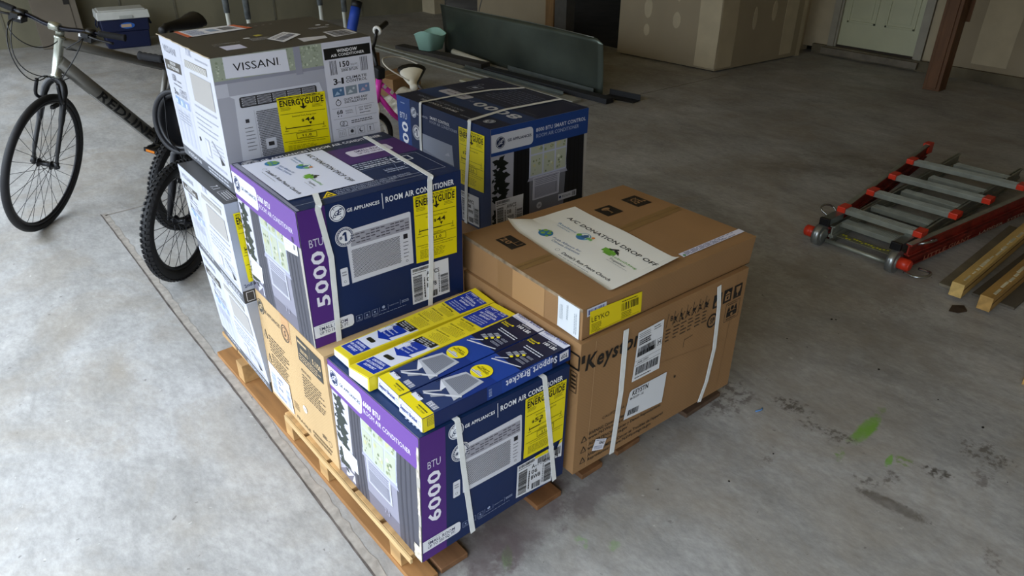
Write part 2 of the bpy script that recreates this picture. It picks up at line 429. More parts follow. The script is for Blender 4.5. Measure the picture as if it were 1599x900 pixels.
def ramp_hi(n, l, v, a, b_, st):
    """1 below a, 0 above b"""
    mr = n.new('ShaderNodeMapRange'); mr.clamp = True; mr.interpolation_type = 'SMOOTHSTEP'
    mr.inputs[1].default_value = a; mr.inputs[2].default_value = b_; mr.inputs[3].default_value = st; mr.inputs[4].default_value = 0
    l.new(v, mr.inputs[0]); return mr.outputs[0]

bm = bmesh.new(); box(bm, OPEN_X-.1, 10.0, -4.2, 10.6, -.12, 0); f = obj('floor', bm, concrete_floor()); tag(f, kind='structure')
# keep the floor's own coordinates equal to world coordinates
_o = f.location.copy(); f.data.transform(Matrix.Translation(_o)); f.location = (0, 0, 0)
bm = bmesh.new(); box(bm, -16, OPEN_X-.1, -14, 16, -.16, -.02); struct('floor_driveway', bm, mat('#6a6862', .85, noise=.08, scale=3))
drywall = mat('#a2947a', .8, noise=.05, scale=2.2, bump=.05)
mud = mat('#c0b294', .75, noise=.06, scale=6)
rawconc = mat('#7a7560', .85, noise=.22, scale=1.6, bump=.3, stretch=(1, 1, .55))
dark = mat('#3a352e', .9, noise=.1)
CEIL = 2.7
bm = bmesh.new(); box(bm, OPEN_X-.1, 10.1, -4.3, 10.6, CEIL, CEIL + .1); struct('ceiling', bm, mat('#dcc28a', .9, noise=.1))
def wall_poly(name, pts, z0, z1, m, th=.1):
    """a wall standing on the line of points"""
    bm = bmesh.new()
    for (a, b) in zip(pts[:-1], pts[1:]):
        a, b = Vector((*a, 0)), Vector((*b, 0)); d = (b - a).normalized(); nn = Vector((-d.y, d.x, 0))
        obox(bm, (a + b)/2 + nn*th/2 + Vector((0, 0, (z0+z1)/2)), (b-a)/2, nn*th/2, Vector((0, 0, (z1-z0)/2)))
    return struct(name, bm, m)
# poured concrete wall at the back (runs slightly askew), with form joints
wall_poly('wall_back', [(5.72, 8.24), (-2.5, 9.28)], 0, CEIL, rawconc, -.2)
bm = bmesh.new()
dirb = Vector((8.22, -1.04, 0)).normalized(); nb = Vector((-dirb.y, dirb.x, 0)) * -1
for t in (.55, 1.15, 1.75, 2.35, 2.95, 3.55, 4.15, 4.75, 5.35, 5.95, 6.55, 7.15):
    p = Vector((-2.5, 9.28, 0)) + dirb * t
    obox(bm, p + nb*.004 + Vector((0, 0, 1.3)), dirb*.012, nb*.004, Vector((0, 0, 1.28)))
struct('trim_1', bm, mat('#706c5c', .9, noise=.2))
bm = bmesh.new(); box(bm, OPEN_X-.2, OPEN_X, OPEN_Y1, 9.25, 0, CEIL); struct('wall_left', bm, rawconc)
bm = bmesh.new(); box(bm, OPEN_X-.2, OPEN_X, -4.3, OPEN_Y0, 0, CEIL); struct('wall_left_near', bm, drywall)
bm = bmesh.new(); box(bm, OPEN_X-.2, OPEN_X, OPEN_Y0, OPEN_Y1, OPEN_Z, CEIL); struct('wall_left_header', bm, drywall)
bm = bmesh.new(); box(bm, -2.5, 10.1, -4.4, -4.2, 0, CEIL); struct('wall_front', bm, drywall)
# partition towards the back rooms (x = 5.6), its openings and the closet block
bm = bmesh.new(); box(bm, 5.52, 5.70, 7.95, 8.26, 0, CEIL); struct('wall_partition_end', bm, mud)
bm = bmesh.new(); box(bm, 5.60, 5.72, 5.70, 7.05, 0, CEIL); struct('wall_partition', bm, drywall)
bm = bmesh.new(); box(bm, 5.60, 5.74, 5.56, 5.70, 0, CEIL); struct('trim_2', bm, mat('#8b6a42', .7, noise=.2, scale=5, stretch=(6, 6, .5)))
bm = bmesh.new(); box(bm, 5.62, 5.76, 5.36, 5.56, 0, CEIL); struct('trim_3', bm, mat('#57544e', .7, noise=.1))
bm = bmesh.new(); box(bm, 5.6, 5.7, 4.5, 5.4, 2.1, CEIL); box(bm, 5.6, 5.7, 7.05, 7.95, 2.1, CEIL); struct('wall_partition_header', bm, drywall)
# closet block: west face and south face, with taped joints and filled screw heads
def slab_corner(name, pts, z0, z1, m):
    bm = bmesh.new(); lo = [bm.verts.new((*p, z0)) for p in pts]; hi = [bm.verts.new((*p, z1)) for p in pts]; k = len(pts)
    bm.faces.new(lo[::-1]); bm.faces.new(hi)
    for i in range(k): bm.faces.new((lo[i], lo[(i+1) % k], hi[(i+1) % k], hi[i]))
    bmesh.ops.recalc_face_normals(bm, faces=bm.faces); return struct(name, bm, m)
slab_corner('wall_closet', [(5.60, 4.50), (5.68, 3.25), (6.92, 3.16), (7.02, 3.16), (7.02, 4.5)], .012, CEIL, drywall)
slab_corner('trim_4', [(5.63, 4.47), (5.70, 3.28), (6.9, 3.19), (6.99, 3.19), (6.99, 4.45)], 0, .012, dark)
def patch(name, a, b, cols, th=.0025):
    """joint compound smeared on a wall from a to b: vertical bands and screw spots; cols = (t0, t1, z0, z1, round)"""
    a, b = Vector((*a, 0)), Vector((*b, 0)); d = (b - a); nn = Vector((d.y, -d.x, 0)).normalized(); bm = bmesh.new()
    rnd = random.Random(len(cols) + int(a.x*10))
    for t0, t1, z0, z1, rd in cols:
        c = a + d*(t0+t1)/2 + Vector((0, 0, (z0+z1)/2)); w_, h_ = (d.length*(t1-t0))/2, (z1-z0)/2; n_ = 40
        vs = []
        for i in range(n_):
            t = 2*math.pi*i/n_
            cx_, sx_ = math.cos(t), math.sin(t)
            if not rd: k = 1/max(abs(cx_), abs(sx_)); cx_ *= k; sx_ *= k
            wob = 1 + rnd.uniform(-.06, .06)
            vs.append(bm.verts.new(c + d.normalized()*w_*cx_*wob + Vector((0, 0, h_*sx_)) + nn*th))
        f = bm.faces.new(vs); r = bmesh.ops.extrude_face_region(bm, geom=[f]); 
        bmesh.ops.translate(bm, vec=-nn*(th+.001), verts=[v for v in r['geom'] if isinstance(v, bmesh.types.BMVert)])
    bmesh.ops.recalc_face_normals(bm, faces=bm.faces)
    return struct(name, bm, mud)
patch('trim_5', (5.60, 4.50), (5.68, 3.25), [(.80, .995, .03, CEIL, 0), (.26, .34, .42, .62, 1), (.27, .33, .24, .36, 1), (.555, .63, .36, .52, 1), (.57, .62, .62, .8, 1)])
patch('trim_6', (5.68, 3.25), (6.92, 3.16), [(.005, .20, .03, CEIL, 0), (.83, .99, .05, CEIL, 0), (.40, .45, .36, .58, 1), (.64, .70, .42, .62, 1)])
# right wall with the entry door
RW = 7.40
bm = bmesh.new(); box(bm, RW, RW+.12, 3.0, 3.30, .06, CEIL); struct('wall_right_far', bm, mud)
bm = bmesh.new(); box(bm, 7.02, 7.10, 3.16, 4.5, 0, CEIL); box(bm, 7.1, 7.5, 3.3, 3.4, 0, CEIL); struct('wall_closet_return', bm, mud)
bm = bmesh.new(); box(bm, RW, RW+.12, -4.2, 1.98, .10, CEIL); struct('wall_right', bm, drywall)
bm = bmesh.new(); box(bm, RW, RW+.12, 1.98, 3.0, 2.12, CEIL); struct('wall_right_over_door', bm, drywall)
patch('trim_7', (RW, 1.98), (RW, -4.2), [(.0, .045, .11, CEIL, 0), (.075, .125, .15, 2.3, 0), (.145, .175, .34, .52, 1), (.165, .19, .66, .86, 1), (.20, .45, .12, .24, 0), (.3, .34, .11, CEIL, 0)])
bm = bmesh.new(); box(bm, RW-.05, RW+.2, -4.2, 3.16, 0, .10); struct('trim_8', bm, mat('#6d6450', .9, noise=.3, scale=3))
bm = bmesh.new(); box(bm, RW-.09, RW+.03, 1.98, 3.03, .02, .085); struct('trim_9', bm, mat('#7a7161', .6, noise=.2, scale=8))
bm = bmesh.new()
for y0, y1 in ((2.93, 3.00), (1.98, 2.05)): box(bm, RW-.03, RW+.1, y0, y1, .09, 2.12); box(bm, RW-.012, RW+.1, y0 + (-.02 if y0 > 2.5 else .0), y1 + (.0 if y0 > 2.5 else .02), .10, 2.10)
box(bm, RW-.03, RW+.1, 1.98, 3.0, 2.05, 2.12)
struct('trim_10', bm, mat('#a19b8a', .5, noise=.06))
bm = bmesh.new(); box(bm, RW+.02, RW+.065, 2.055, 2.925, .115, 2.05)
d_ = tag(obj('door_1', bm, mat('#c4c5a4', .45, noise=.04, scale=3), bevel=.002), kind='structure')
bm = bmesh.new()
for z0, z1 in ((.36, .95), (1.1, 1.85)):
    for y0, y1 in ((2.13, 2.44), (2.54, 2.85)):
        for q in ((y0, y1, z0, z0+.022), (y0, y1, z1-.022, z1), (y0, y0+.022, z0, z1), (y1-.022, y1, z0, z1)): box(bm, RW+.010, RW+.021, *q)
        box(bm, RW+.014, RW+.021, y0+.05, y1-.05, z0+.05, z1-.05)
obj('door_panel_moulding', bm, mat('#c4c5a4', .45, noise=.04, scale=3), d_, bevel=.003)
bm = bmesh.new(); box(bm, RW+.005, RW+.03, 2.055, 2.925, .10, .118); struct('trim_11', bm, mat('#3a3129', .8))
# brown painted post
bm = bmesh.new(); box(bm, 6.66, 6.81, 1.47, 1.62, 0, CEIL); box(bm, 6.815, 6.83, 1.44, 1.60, .6, CEIL)
box(bm, 6.648, 6.66, 1.50, 1.59, .02, CEIL)
tag(obj('post', bm, mat('#6b482c', .6, noise=.18, scale=4, stretch=(5, 5, .6), bump=.1), bevel=.004), 'brown painted timber post standing in front of the right wall beside the door', 'post')
# back rooms behind the openings, their darkness painted into walls and an added floor sheet
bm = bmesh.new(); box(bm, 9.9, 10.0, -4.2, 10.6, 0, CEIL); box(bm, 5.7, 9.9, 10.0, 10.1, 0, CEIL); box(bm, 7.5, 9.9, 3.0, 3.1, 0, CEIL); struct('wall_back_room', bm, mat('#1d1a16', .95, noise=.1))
bm = bmesh.new(); box(bm, 5.80, 9.9, 4.5, 10.0, .0, .006); box(bm, 7.5, 9.9, 3.1, 4.5, 0, .006); struct('floor_back_room_shade', bm, mat('#38342d', .95, noise=.2, scale=4))
# saw-cut / edge line in the slab
def ragged_strip(name, pts, w_, m, z=.0012, seed=1):
    rnd = random.Random(seed); bm = bmesh.new(); P = smoothpath([(x, y, z) for x, y in pts], 14); prev = None
    for i, p in enumerate(P):
        t = (P[min(i+1, len(P)-1)] - P[max(i-1, 0)]).normalized(); nn = Vector((-t.y, t.x, 0))
        a = bm.verts.new(p + nn*w_/2*(1+rnd.uniform(-.35, .35))); b = bm.verts.new(p - nn*w_/2*(1+rnd.uniform(-.35, .35)))
        if prev: bm.faces.new((prev[1], b, a, prev[0]))
        prev = (a, b)
    return struct(name, bm, m)
ragged_strip('trim_12', [(0.0, 3.30), (-.015, 2.6), (-.035, 1.9), (-.045, 1.2), (-.06, .6), (-.075, .1), (-.085, -.5), (-.09, -1.2), (-.1, -2)], .034, mat('#9c958c', .95, noise=.16, scale=30, bump=.6))
ragged_strip('trim_13', [(-.016, 3.30), (-.032, 2.6), (-.052, 1.9), (-.062, 1.2), (-.077, .6), (-.09, .1), (-.1, -.5), (-.106, -1.2), (-.116, -2)], .007, mat('#5d5550', .95, noise=.3, scale=20), z=.002)
ragged_strip('trim_14', [(0.0, 3.27), (.6, 3.30), (1.4, 3.27), (2.4, 3.25)], .014, mat('#8b847c', .95, noise=.2, scale=30))
ragged_strip('trim_15', [(2.6, 3.2), (4.1, 3.15), (5.7, 3.1)], .008, mat('#77705f', .95, noise=.2, scale=30))

# corner points of every carton, metres: four at the bottom, four at the top
CORN = {
    'A': [(-0.0084, 0, 0.118), (0.5013, 0.0044, 0.118), (0.5, 0.447, 0.118), (-0.0054, 0.447, 0.118), (0.009, 0.0012, 0.5325), (0.4988, -0.005, 0.5254), (0.5, 0.447, 0.53), (0.0015, 0.447, 0.5285)],
    'B': [(-0.0059, 0.4978, 0.5365), (0.5072, 0.4965, 0.5365), (0.5153, 0.9428, 0.5365), (0.0021, 0.9435, 0.5365), (-0.0041, 0.4996, 0.9518), (0.5073, 0.4911, 0.9481), (0.5179, 0.9416, 0.9526), (0.0026, 0.9435, 0.9553)],
    'C': [(-0.0113, 0.4485, 0.118), (0.4892, 0.4485, 0.118), (0.4982, 0.944, 0.118), (-0.005, 0.944, 0.118), (-0.0103, 0.4485, 0.5355), (0.4892, 0.4485, 0.5355), (0.4982, 0.944, 0.5355), (0.0013, 0.944, 0.5355)],
    'D': [(-0.0367, 0.951, 0.4868), (0.4608, 0.951, 0.4868), (0.4874, 1.4218, 0.5038), (-0.0072, 1.4511, 0.5038), (-0.0401, 0.951, 0.835), (0.4608, 0.951, 0.835), (0.4874, 1.4218, 0.822), (-0.0161, 1.4453, 0.822)],
    'G': [(-0.0083, 0.9455, 0.118), (0.4775, 0.9455, 0.118), (0.498, 1.4138, 0.118), (0.0083, 1.4247, 0.118), (-0.0347, 0.9455, 0.486), (0.4775, 0.9455, 0.486), (0.498, 1.4138, 0.503), (-0.0094, 1.4428, 0.503)],
    'E': [(0.0171, 1.0116, 0.837), (0.5381, 0.9892, 0.837), (0.5645, 1.5124, 0.824), (0.0438, 1.5431, 0.824), (0.022, 1.0143, 1.2441), (0.5306, 0.9949, 1.2511), (0.5748, 1.5076, 1.2442), (0.0405, 1.5383, 1.2353)],
    'K': [(0.5216, -0.0195, 0.118), (1.2683, -0.046, 0.118), (1.2863, 0.5089, 0.118), (0.5401, 0.533, 0.118), (0.5236, -0.0214, 0.5911), (1.2685, -0.0452, 0.5899), (1.2863, 0.5089, 0.5901), (0.5388, 0.533, 0.5887)],
    'L': [(0.5377, -0.007, 0.5915), (1.2928, -0.0285, 0.5915), (1.3047, 0.539, 0.5915), (0.5496, 0.5528, 0.59), (0.5352, -0.0095, 0.6928), (1.2928, -0.0364, 0.6922), (1.2973, 0.5453, 0.6909), (0.5581, 0.5585, 0.7028)],
    'F': [(0.9302, 0.8847, 0.465), (1.4315, 0.8791, 0.465), (1.4387, 1.5277, 0.465), (0.9375, 1.5333, 0.465), (0.931, 0.885, 0.8938), (1.4313, 0.8785, 0.8897), (1.4389, 1.527, 0.8895), (0.9365, 1.5339, 0.8914)],
    'S2': [(0.0249, 0.0077, 0.5365), (0.5081, 0.0038, 0.5365), (0.5083, 0.11, 0.5365), (0.0254, 0.1138, 0.5365), (0.025, 0.0074, 0.5785), (0.5081, 0.0055, 0.5803), (0.5073, 0.1101, 0.578), (0.0278, 0.1119, 0.5788)],
    'S1': [(0.0325, 0.1184, 0.5365), (0.5124, 0.1201, 0.5365), (0.5121, 0.2269, 0.5365), (0.0316, 0.2256, 0.5365), (0.0309, 0.1199, 0.5765), (0.5134, 0.1182, 0.5747), (0.511, 0.2293, 0.5776), (0.0344, 0.2232, 0.5747)],
    'Y2': [(0.0088, 0.2293, 0.5365), (0.5077, 0.2367, 0.5365), (0.5062, 0.3313, 0.5365), (0.0018, 0.3241, 0.5365), (0.0116, 0.2308, 0.5775), (0.51, 0.234, 0.5714), (0.5038, 0.332, 0.5707), (0.0027, 0.3222, 0.5688)],
    'Y1': [(0.0185, 0.3477, 0.5365), (0.5158, 0.351, 0.5365), (0.5153, 0.4389, 0.5365), (0.0178, 0.4357, 0.5365), (0.0187, 0.3504, 0.5691), (0.5162, 0.3475, 0.5612), (0.5149, 0.4424, 0.57), (0.0177, 0.4329, 0.5615)],
}

# ================================================================== THE PALLET AND ITS LOAD
PZ = .117
wood = lambda c='#a27a4c': mat(c, .75, noise=.2, scale=3, stretch=(9, 1.2, 9), bump=.2)
pal = thing('wooden_pallet', 'wooden shipping pallet on the floor carrying the stacks of cartons', 'pallet', (.65, .75, 0))
for k, (x0, x1, y0, y1, c) in enumerate([(-.026, .045, .015, 1.47, '#94693c'), (.058, .150, .018, 1.47, '#7a5638'), (.418, .520, .022, 1.47, '#7c5533'), (.618, .712, .028, 1.47, '#7b5636'), (.788, .900, .032, 1.47, '#7f5a3a'), (1.125, 1.325, .008, 1.47, '#5f4a3a')]):
    bm = bmesh.new(); box(bm, x0, x1, y0, y1, .001, .020); obj('bottom_board', bm, wood(c), pal, bevel=.002)
for y in (.125, .55, .80, 1.22):
    for x in (-.022, .43, .63, .80, 1.16):
        if x > 0 and y not in (.125, 1.22): continue
        bm = bmesh.new(); box(bm, x, x + .085, y - .028, y + .028, .020, .099); obj('block', bm, wood('#b08a58'), pal, bevel=.0015)
for k in range(9):
    y0 = .04 + k * .158
    bm = bmesh.new(); box(bm, -.022 if y0 < .75 else .004, 1.30, y0, y0 + .142, .099, PZ); obj('deck_board', bm, mat('#b48f5e', .75, noise=.2, scale=3, stretch=(1.2, 9, 9), bump=.2), pal, bevel=.002)
bm = bmesh.new(); box(bm, -.0305, -.0225, .028, .80, .099, PZ); obj('edge_board', bm, wood('#c3a372'), pal, bevel=.0015)

NAVY, PUR, PUR_L, WH, YEL, BLK = '#0d2450', '#4d2476', '#6b4695', '#d9dadf', '#e8d708', '#0c0c0c'
BLUE8 = '#1d3f80'
def ge_logo(c, u, v, r, fg, bg, L=5):
    c.circ(u, v, r, fg, L); c.arc(u, v, r*.90, r*.07, bg, L+1)
    for a in (0, 90, 180, 270):
        a0 = R_(a + 30); c.arc(u + .72*r/c.W*math.cos(a0), v + .72*r/c.H*math.sin(a0), r*.16, r*.07, bg, L+1, a0=a-60, a1=a+200, n=10)
    c.text('G', (u - .50*r/c.W, v - .22*r/c.H), (u - .02*r/c.W, v - .30*r/c.H), bg, L+1, h=r*.62, bold=1, italic=.3)
    c.text('E', (u + .02*r/c.W, v - .26*r/c.H), (u + .46*r/c.W, v - .20*r/c.H), bg, L+1, h=r*.62, bold=1, italic=.3)
    c.arc(u - .36*r/c.W, v - .26*r/c.H, r*.20, r*.07, bg, L+1, a0=120, a1=330, n=12); c.arc(u + .42*r/c.W, v + .36*r/c.H, r*.17, r*.07, bg, L+1, a0=-60, a1=150, n=12)
def badge1(c, u, v, r):
    c.circ(u, v, r, '#e6e6ea', 5); c.arc(u, v, r*.93, r*.06, NAVY, 6); c.arc(u, v, r*.82, r*.14, NAVY, 6, n=30)
    for k in range(22):
        a = R_(k*360/22); c.circ(u + .75*r/c.W*math.cos(a), v + .75*r/c.H*math.sin(a), r*.045, '#e6e6ea', 7, n=6)
    c.text('#', (u - .58*r/c.W, v - .16*r/c.H), (u - .26*r/c.W, v - .16*r/c.H), NAVY, 6, bold=2)
    c.rect(u - .02*r/c.W, v - .46*r/c.H, u + .20*r/c.W, v + .48*r/c.H, NAVY, 6); c.poly([(u - .02*r/c.W, v + .48*r/c.H), (u - .22*r/c.W, v + .30*r/c.H), (u - .22*r/c.W, v + .12*r/c.H), (u - .02*r/c.W, v + .24*r/c.H)], NAVY, 6)
def energy(c, cost, parent, pointer=.62, right='11.0', name='energy_label', cu=.44):
    """the yellow energy label; c is its own canvas"""
    K = '#15140c'
    c.rect(0, 0, 1, 1, YEL, 0); c.text('ENERGYGUIDE', (.045, .845), (.955, .845), K, 3, h=c.H*.095, bold=2)
    c.rect(.50, .80, .535, .86, K, 3); c.poly([(.44, .812), (.595, .812), (.5175, .765)], K, 3)
    c.line((.03, .955), (.97, .955), .0012, K, 2); c.greek(.05, .965, .95, .985, 1, K, 3, fill=.5)
    c.greek(.05, .77, .30, .83, 3, '#4a470f', 3, seed=2, fill=.3); c.greek(.70, .77, .95, .83, 3, '#4a470f', 3, seed=3, fill=.3)
    c.line((.03, .715), (.97, .715), .0012, K, 2)
    c.text('Estimated Yearly Energy Cost', (.26, .655), (.76, .655), K, 3, bold=0)
    c.text('$', (cu, .565), (cu+.06, .565), K, 3, h=c.H*.040, bold=1); c.text(cost, (cu+.075, .56), (cu+.28, .56), K, 3, h=c.H*.062, bold=1)
    c.poly([(pointer-.035, .545), (pointer+.035, .545), (pointer, .50)], K, 3)
    c.rect(.10, .470, pointer, .484, K, 3); c.line((pointer, .477), (.90, .477), .0012, K, 3)
    for u in (.10, .90): c.line((u, .45), (u, .515), .0014, K, 3)
    c.greek(.07, .425, .15, .442, 1, K, 3); c.greek(.86, .425, .94, .442, 1, K, 3); c.greek(.34, .405, .66, .42, 1, K, 3)
    c.line((.03, .39), (.97, .39), .0012, K, 2); c.frame(.30, .285, .72, .375, .0013, K, 3)
    c.text(right, (.42, .315), (.61, .315), K, 3, h=c.H*.038, bold=1); c.greek(.36, .292, .66, .304, 1, K, 3)
    c.line((.03, .255), (.97, .255), .0012, K, 2); c.text('Your cost will depend on your utility rates and use.', (.12, .215), (.90, .215), K, 3, bold=0)
    c.greek(.09, .05, .80, .19, 6, '#4a470f', 3, seed=6, ragged=.3, fill=.26)
    return c.build(name, parent, 'yellow energy guide label')
def code_label(c, parent, lines, name='shipping_label', label='white barcode label'):
    K = '#17171a'
    c.rect(0, 0, 1, 1, '#dfe1e6', 0); c.bars(.03, .89, .50, .97, K, 2, 34, 3); c.greek(.03, .83, .40, .865, 1, K, 2)
    c.bars(.04, .06, .27, .78, K, 2, 30, 5, horiz=True); c.bars(.76, .08, .97, .60, K, 2, 24, 6, horiz=True); c.greek(.30, .1, .36, .7, 1, K, 2, vert=True); c.greek(.70, .1, .74, .7, 1, K, 2, vert=True)
    c.bars(.42, .05, .68, .22, K, 2, 12, 7)
    for i, t in enumerate(lines):
        v = .70 - i*.17; wdt = .34 if len(t) > 3 else (.26 if len(t) == 3 else .16); c.text(t, (.39, v), (.39 + wdt, v), K, 3, h=c.H*.115, bold=1)
    return c.build(name, parent, label)
def ac_picture(c, u0, v0, u1, v1, skew=.02, body='#cfd0d8', rows=22, L=3, screen='#1a1a22'):
    """a window air conditioner as printed on the cartons: louvres above, perforated grille and control strip below"""
    dv = v1 - v0; du = u1 - u0
    c.poly([(u0 + skew, v0), (u1, v0 + .0), (u1, v1 - .02*dv), (u1 - .02*du, v1), (u0, v1 - .03*dv)], body, L)
    a, b = u0 + .06*du, u1 - .03*du
    c.rect(a, v1 - .33*dv, b, v1 - .10*dv, '#9c9ca6', L+1)
    for k in range(4):
        vv = v1 - (.13 + .05*k)*dv
        for q in range(12):
            if (q + k) % 4 != 3: c.rect(a + (b-a)*q/12 + .002, vv - .012*dv, a + (b-a)*(q+1)/12 - .004, vv + .006*dv, '#4a4650', L+2)
    c.dots(a, v0 + .09*dv, u1 - .20*du, v1 - .39*dv, 36, rows, '#3a3a44', L+1, fill=.95)
    c.rect(u1 - .14*du, v1 - .48*dv, u1 - .07*du, v1 - .39*dv, screen, L+1)
    for k in range(5): c.greek(u1 - .15*du, v0 + (.16+.07*k)*dv, u1 - .06*du, v0 + (.19+.07*k)*dv, 1, '#55555f', L+1, seed=k)
    c.arc(u1 - .105*du, v0 + .09*dv, .004, .001, '#33333b', L+1, n=14)
def window_scene(c, u0, u1, v0, v1, left_side=True, wall='#8e8c9a', pale='#c5c4d2', cur='#4c4c55', cur2='#3d3d46', plant='#333b37', L=1):
    """the room photograph printed on the end panels: plant, curtains, window with garden behind, the unit on the sill"""
    H = v1 - v0; W = u1 - u0; X = lambda t: u0 + t*W; Y = lambda t: v0 + t*H
    c.rect(X(0), Y(0), X(1), Y(1), wall, L)
    c.rect(X(0), Y(.03), X(.26), Y(1), pale, L+1)
    c.rect(X(.0), Y(0), X(1), Y(.16), '#6f6c78', L+1)
    rnd = random.Random(4)
    for k in range(64):     # leaves
        a = rnd.uniform(-1.3, 1.3); py = Y(rnd.uniform(.12, .93)); px = X(rnd.uniform(.0, .09)); ln = rnd.uniform(.07, .13)
        du, dv = ln*math.cos(a)*W, ln*math.sin(a)*.7*H; c.poly([(max(px, u0), py), (max(px + du*.5 - dv*.25, u0), py + dv*.5 + abs(du)*.32), (max(px + du, u0), py + dv), (max(px + du*.5 + dv*.25, u0), py + dv*.5 - abs(du)*.32)], plant, L+2)
    c.poly([(X(.22), Y(1)), (X(.375), Y(1)), (X(.39), Y(.0)), (X(.21), Y(.0))], cur, L+2)
    for k in range(3): c.poly([(X(.25+.04*k), Y(1)), (X(.262+.04*k), Y(1)), (X(.262+.045*k), Y(.0)), (X(.245+.045*k), Y(.0))], cur2, L+3)
    c.rect(X(.375), Y(.60), X(.775), Y(1), '#b9bfd6', L+2)
    panes = [(.39, .51), (.525, .64), (.655, .765)]
    for i, (a, b) in enumerate(panes):
        for (p, q) in ((.62, .875), (.895, .985)):
            c.rect(X(a), Y(p), X(b), Y(q), '#b3b8a4', L+3)
            for k in range(10 if p < .7 else 5):
                uu, vv = rnd.uniform(a+.012, b-.012), rnd.uniform(p+.012, p+(q-p)*.8); c.circ(X(uu), Y(vv), rnd.uniform(.0025, .0075), rnd.choice(('#85906f', '#9aa283', '#bdbb8e', '#cfd3bf', '#727c5e')), L+4, n=7)
    c.poly([(X(.375), Y(.60)), (X(.775), Y(.60)), (X(.79), Y(.56)), (X(.36), Y(.56))], '#a2a2b4', L+3)
    c.rect(X(.42), Y(.30), X(.70), Y(.585), '#b3b3c0', L+3); c.frame(X(.42), Y(.30), X(.70), Y(.585), .0022, '#d5d5de', L+4)
    for k in range(4): c.rect(X(.44), Y(.555-.022*k), X(.68), Y(.562-.022*k), '#5f5e6c', L+4)
    c.rect(X(.44), Y(.32), X(.68), Y(.47), '#83838f', L+4)
    for k in range(9): c.rect(X(.445), Y(.33+.0155*k), X(.66), Y(.335+.0155*k), '#a7a7b3', L+5)
    c.poly([(X(.775), Y(1)), (X(.965), Y(1)), (X(.99), Y(0)), (X(.76), Y(0))], cur, L+2)
    for k in range(3): c.poly([(X(.81+.045*k), Y(1)), (X(.82+.045*k), Y(1)), (X(.825+.05*k), Y(0)), (X(.805+.05*k), Y(0))], cur2, L+3)
    c.poly([(X(.965), Y(1)), (X(1), Y(1)), (X(1), Y(0)), (X(.985), Y(0))], '#a9a49b', L+3)

def ge_front(c, btu, sqft, band=PUR):
    c.rect(0, 0, 1, 1, NAVY, 0)
    c.rect(0, 0, .150, 1, band, 1)
    c.text('BTU', (.040, .742), (.117, .742), '#cfc9dc', 5, h=.023, bold=0)
    c.text(btu, (.112, .300), (.112, .708), '#e6e3ee', 5, h=.0365, bold=2)
    c.rrect(0, .078, .238, .172, .010, '#dfe0e6', 5, corners=(0, 1, 1, 0))
    c.greek(.03, .158, .13, .165, 1, '#8a8aa0', 6); c.text('SMALL ROOM', (.030, .125), (.200, .125), '#22284a', 6, h=.0105, bold=1); c.text('UP TO %s SQ. FT.' % sqft, (.030, .094), (.205, .094), '#22284a', 6, h=.0095, bold=1)
    ge_logo(c, .214, .927, .0235, '#e6e8ee', NAVY); c.text('GE APPLIANCES', (.268, .916), (.462, .916), '#e6e8ee', 5, h=.0098, bold=2)
    c.rect(.4795, .873, .4835, .982, '#e6e8ee', 5); c.text('ROOM AIR CONDITIONER', (.500, .912), (.948, .912), '#e6e8ee', 5, h=.0160, bold=2)
    badge1(c, .240, .752, .0285)
    ac_picture(c, .246, .400, .648, .800, skew=.008)
    c.rrect(.192, .400, .236, .532, .003, '#d8d9e0', 4); c.arc(.213, .43, .004, .001, '#55555f', 5, n=12); c.greek(.2, .47, .228, .51, 2, '#8a8a94', 5)
    for k in range(3): c.frame(.254 + .05*k, .092, .290 + .05*k, .138, .0008, '#9aa6c4', 5); c.circ(.272 + .05*k, .118, .003, '#9aa6c4', 5, n=8); c.greek(.26 + .05*k, .098, .286 + .05*k, .105, 1, '#9aa6c4', 5)
    c.circ(.43, .132, .005, '#9aa6c4', 5, n=12); c.greek(.412, .104, .45, .112, 1, '#9aa6c4', 5); c.text('ENERGY STAR', (.47, .120), (.53, .120), '#9aa6c4', 5, bold=0); c.greek(.552, .108, .60, .132, 2, '#9aa6c4', 5)
    for u in (.402, .460, .542): c.line((u, .10), (u, .142), .0007, '#9aa6c4', 5)
    c.greek(.36, .078, .58, .084, 1, '#9aa6c4', 5, ragged=0)
def ge_left(c, text5, band=PUR_L, pale='#c5c4d2', rac='ROOM AIR CONDITIONER'):
    c.rect(0, 0, 1, 1, '#9c99a6', 0); window_scene(c, .0, 1, .0, .775, pale=pale)
    c.rect(0, .755, 1, 1, band, 8)
    c.rrect(0, .790, .415, .955, .016, '#e3e3ee', 9, corners=(0, 1, 1, 0))
    ge_logo(c, .070, .878, .0235, NAVY, '#e3e3ee', L=10); c.text('GE APPLIANCES', (.145, .862), (.395, .862), NAVY, 10, h=.0105, bold=1)
    c.text(text5, (.430, .882), (.430 + .0236*len(text5), .882), '#f0edf6', 10, h=.0165, bold=2)
    c.text(rac, (.435, .826), (.925, .826), '#e5dff0', 10, h=.0145, bold=0)
    c.text('7.3', (.60, .10), (.66, .10), '#9d9aac', 9, bold=0)
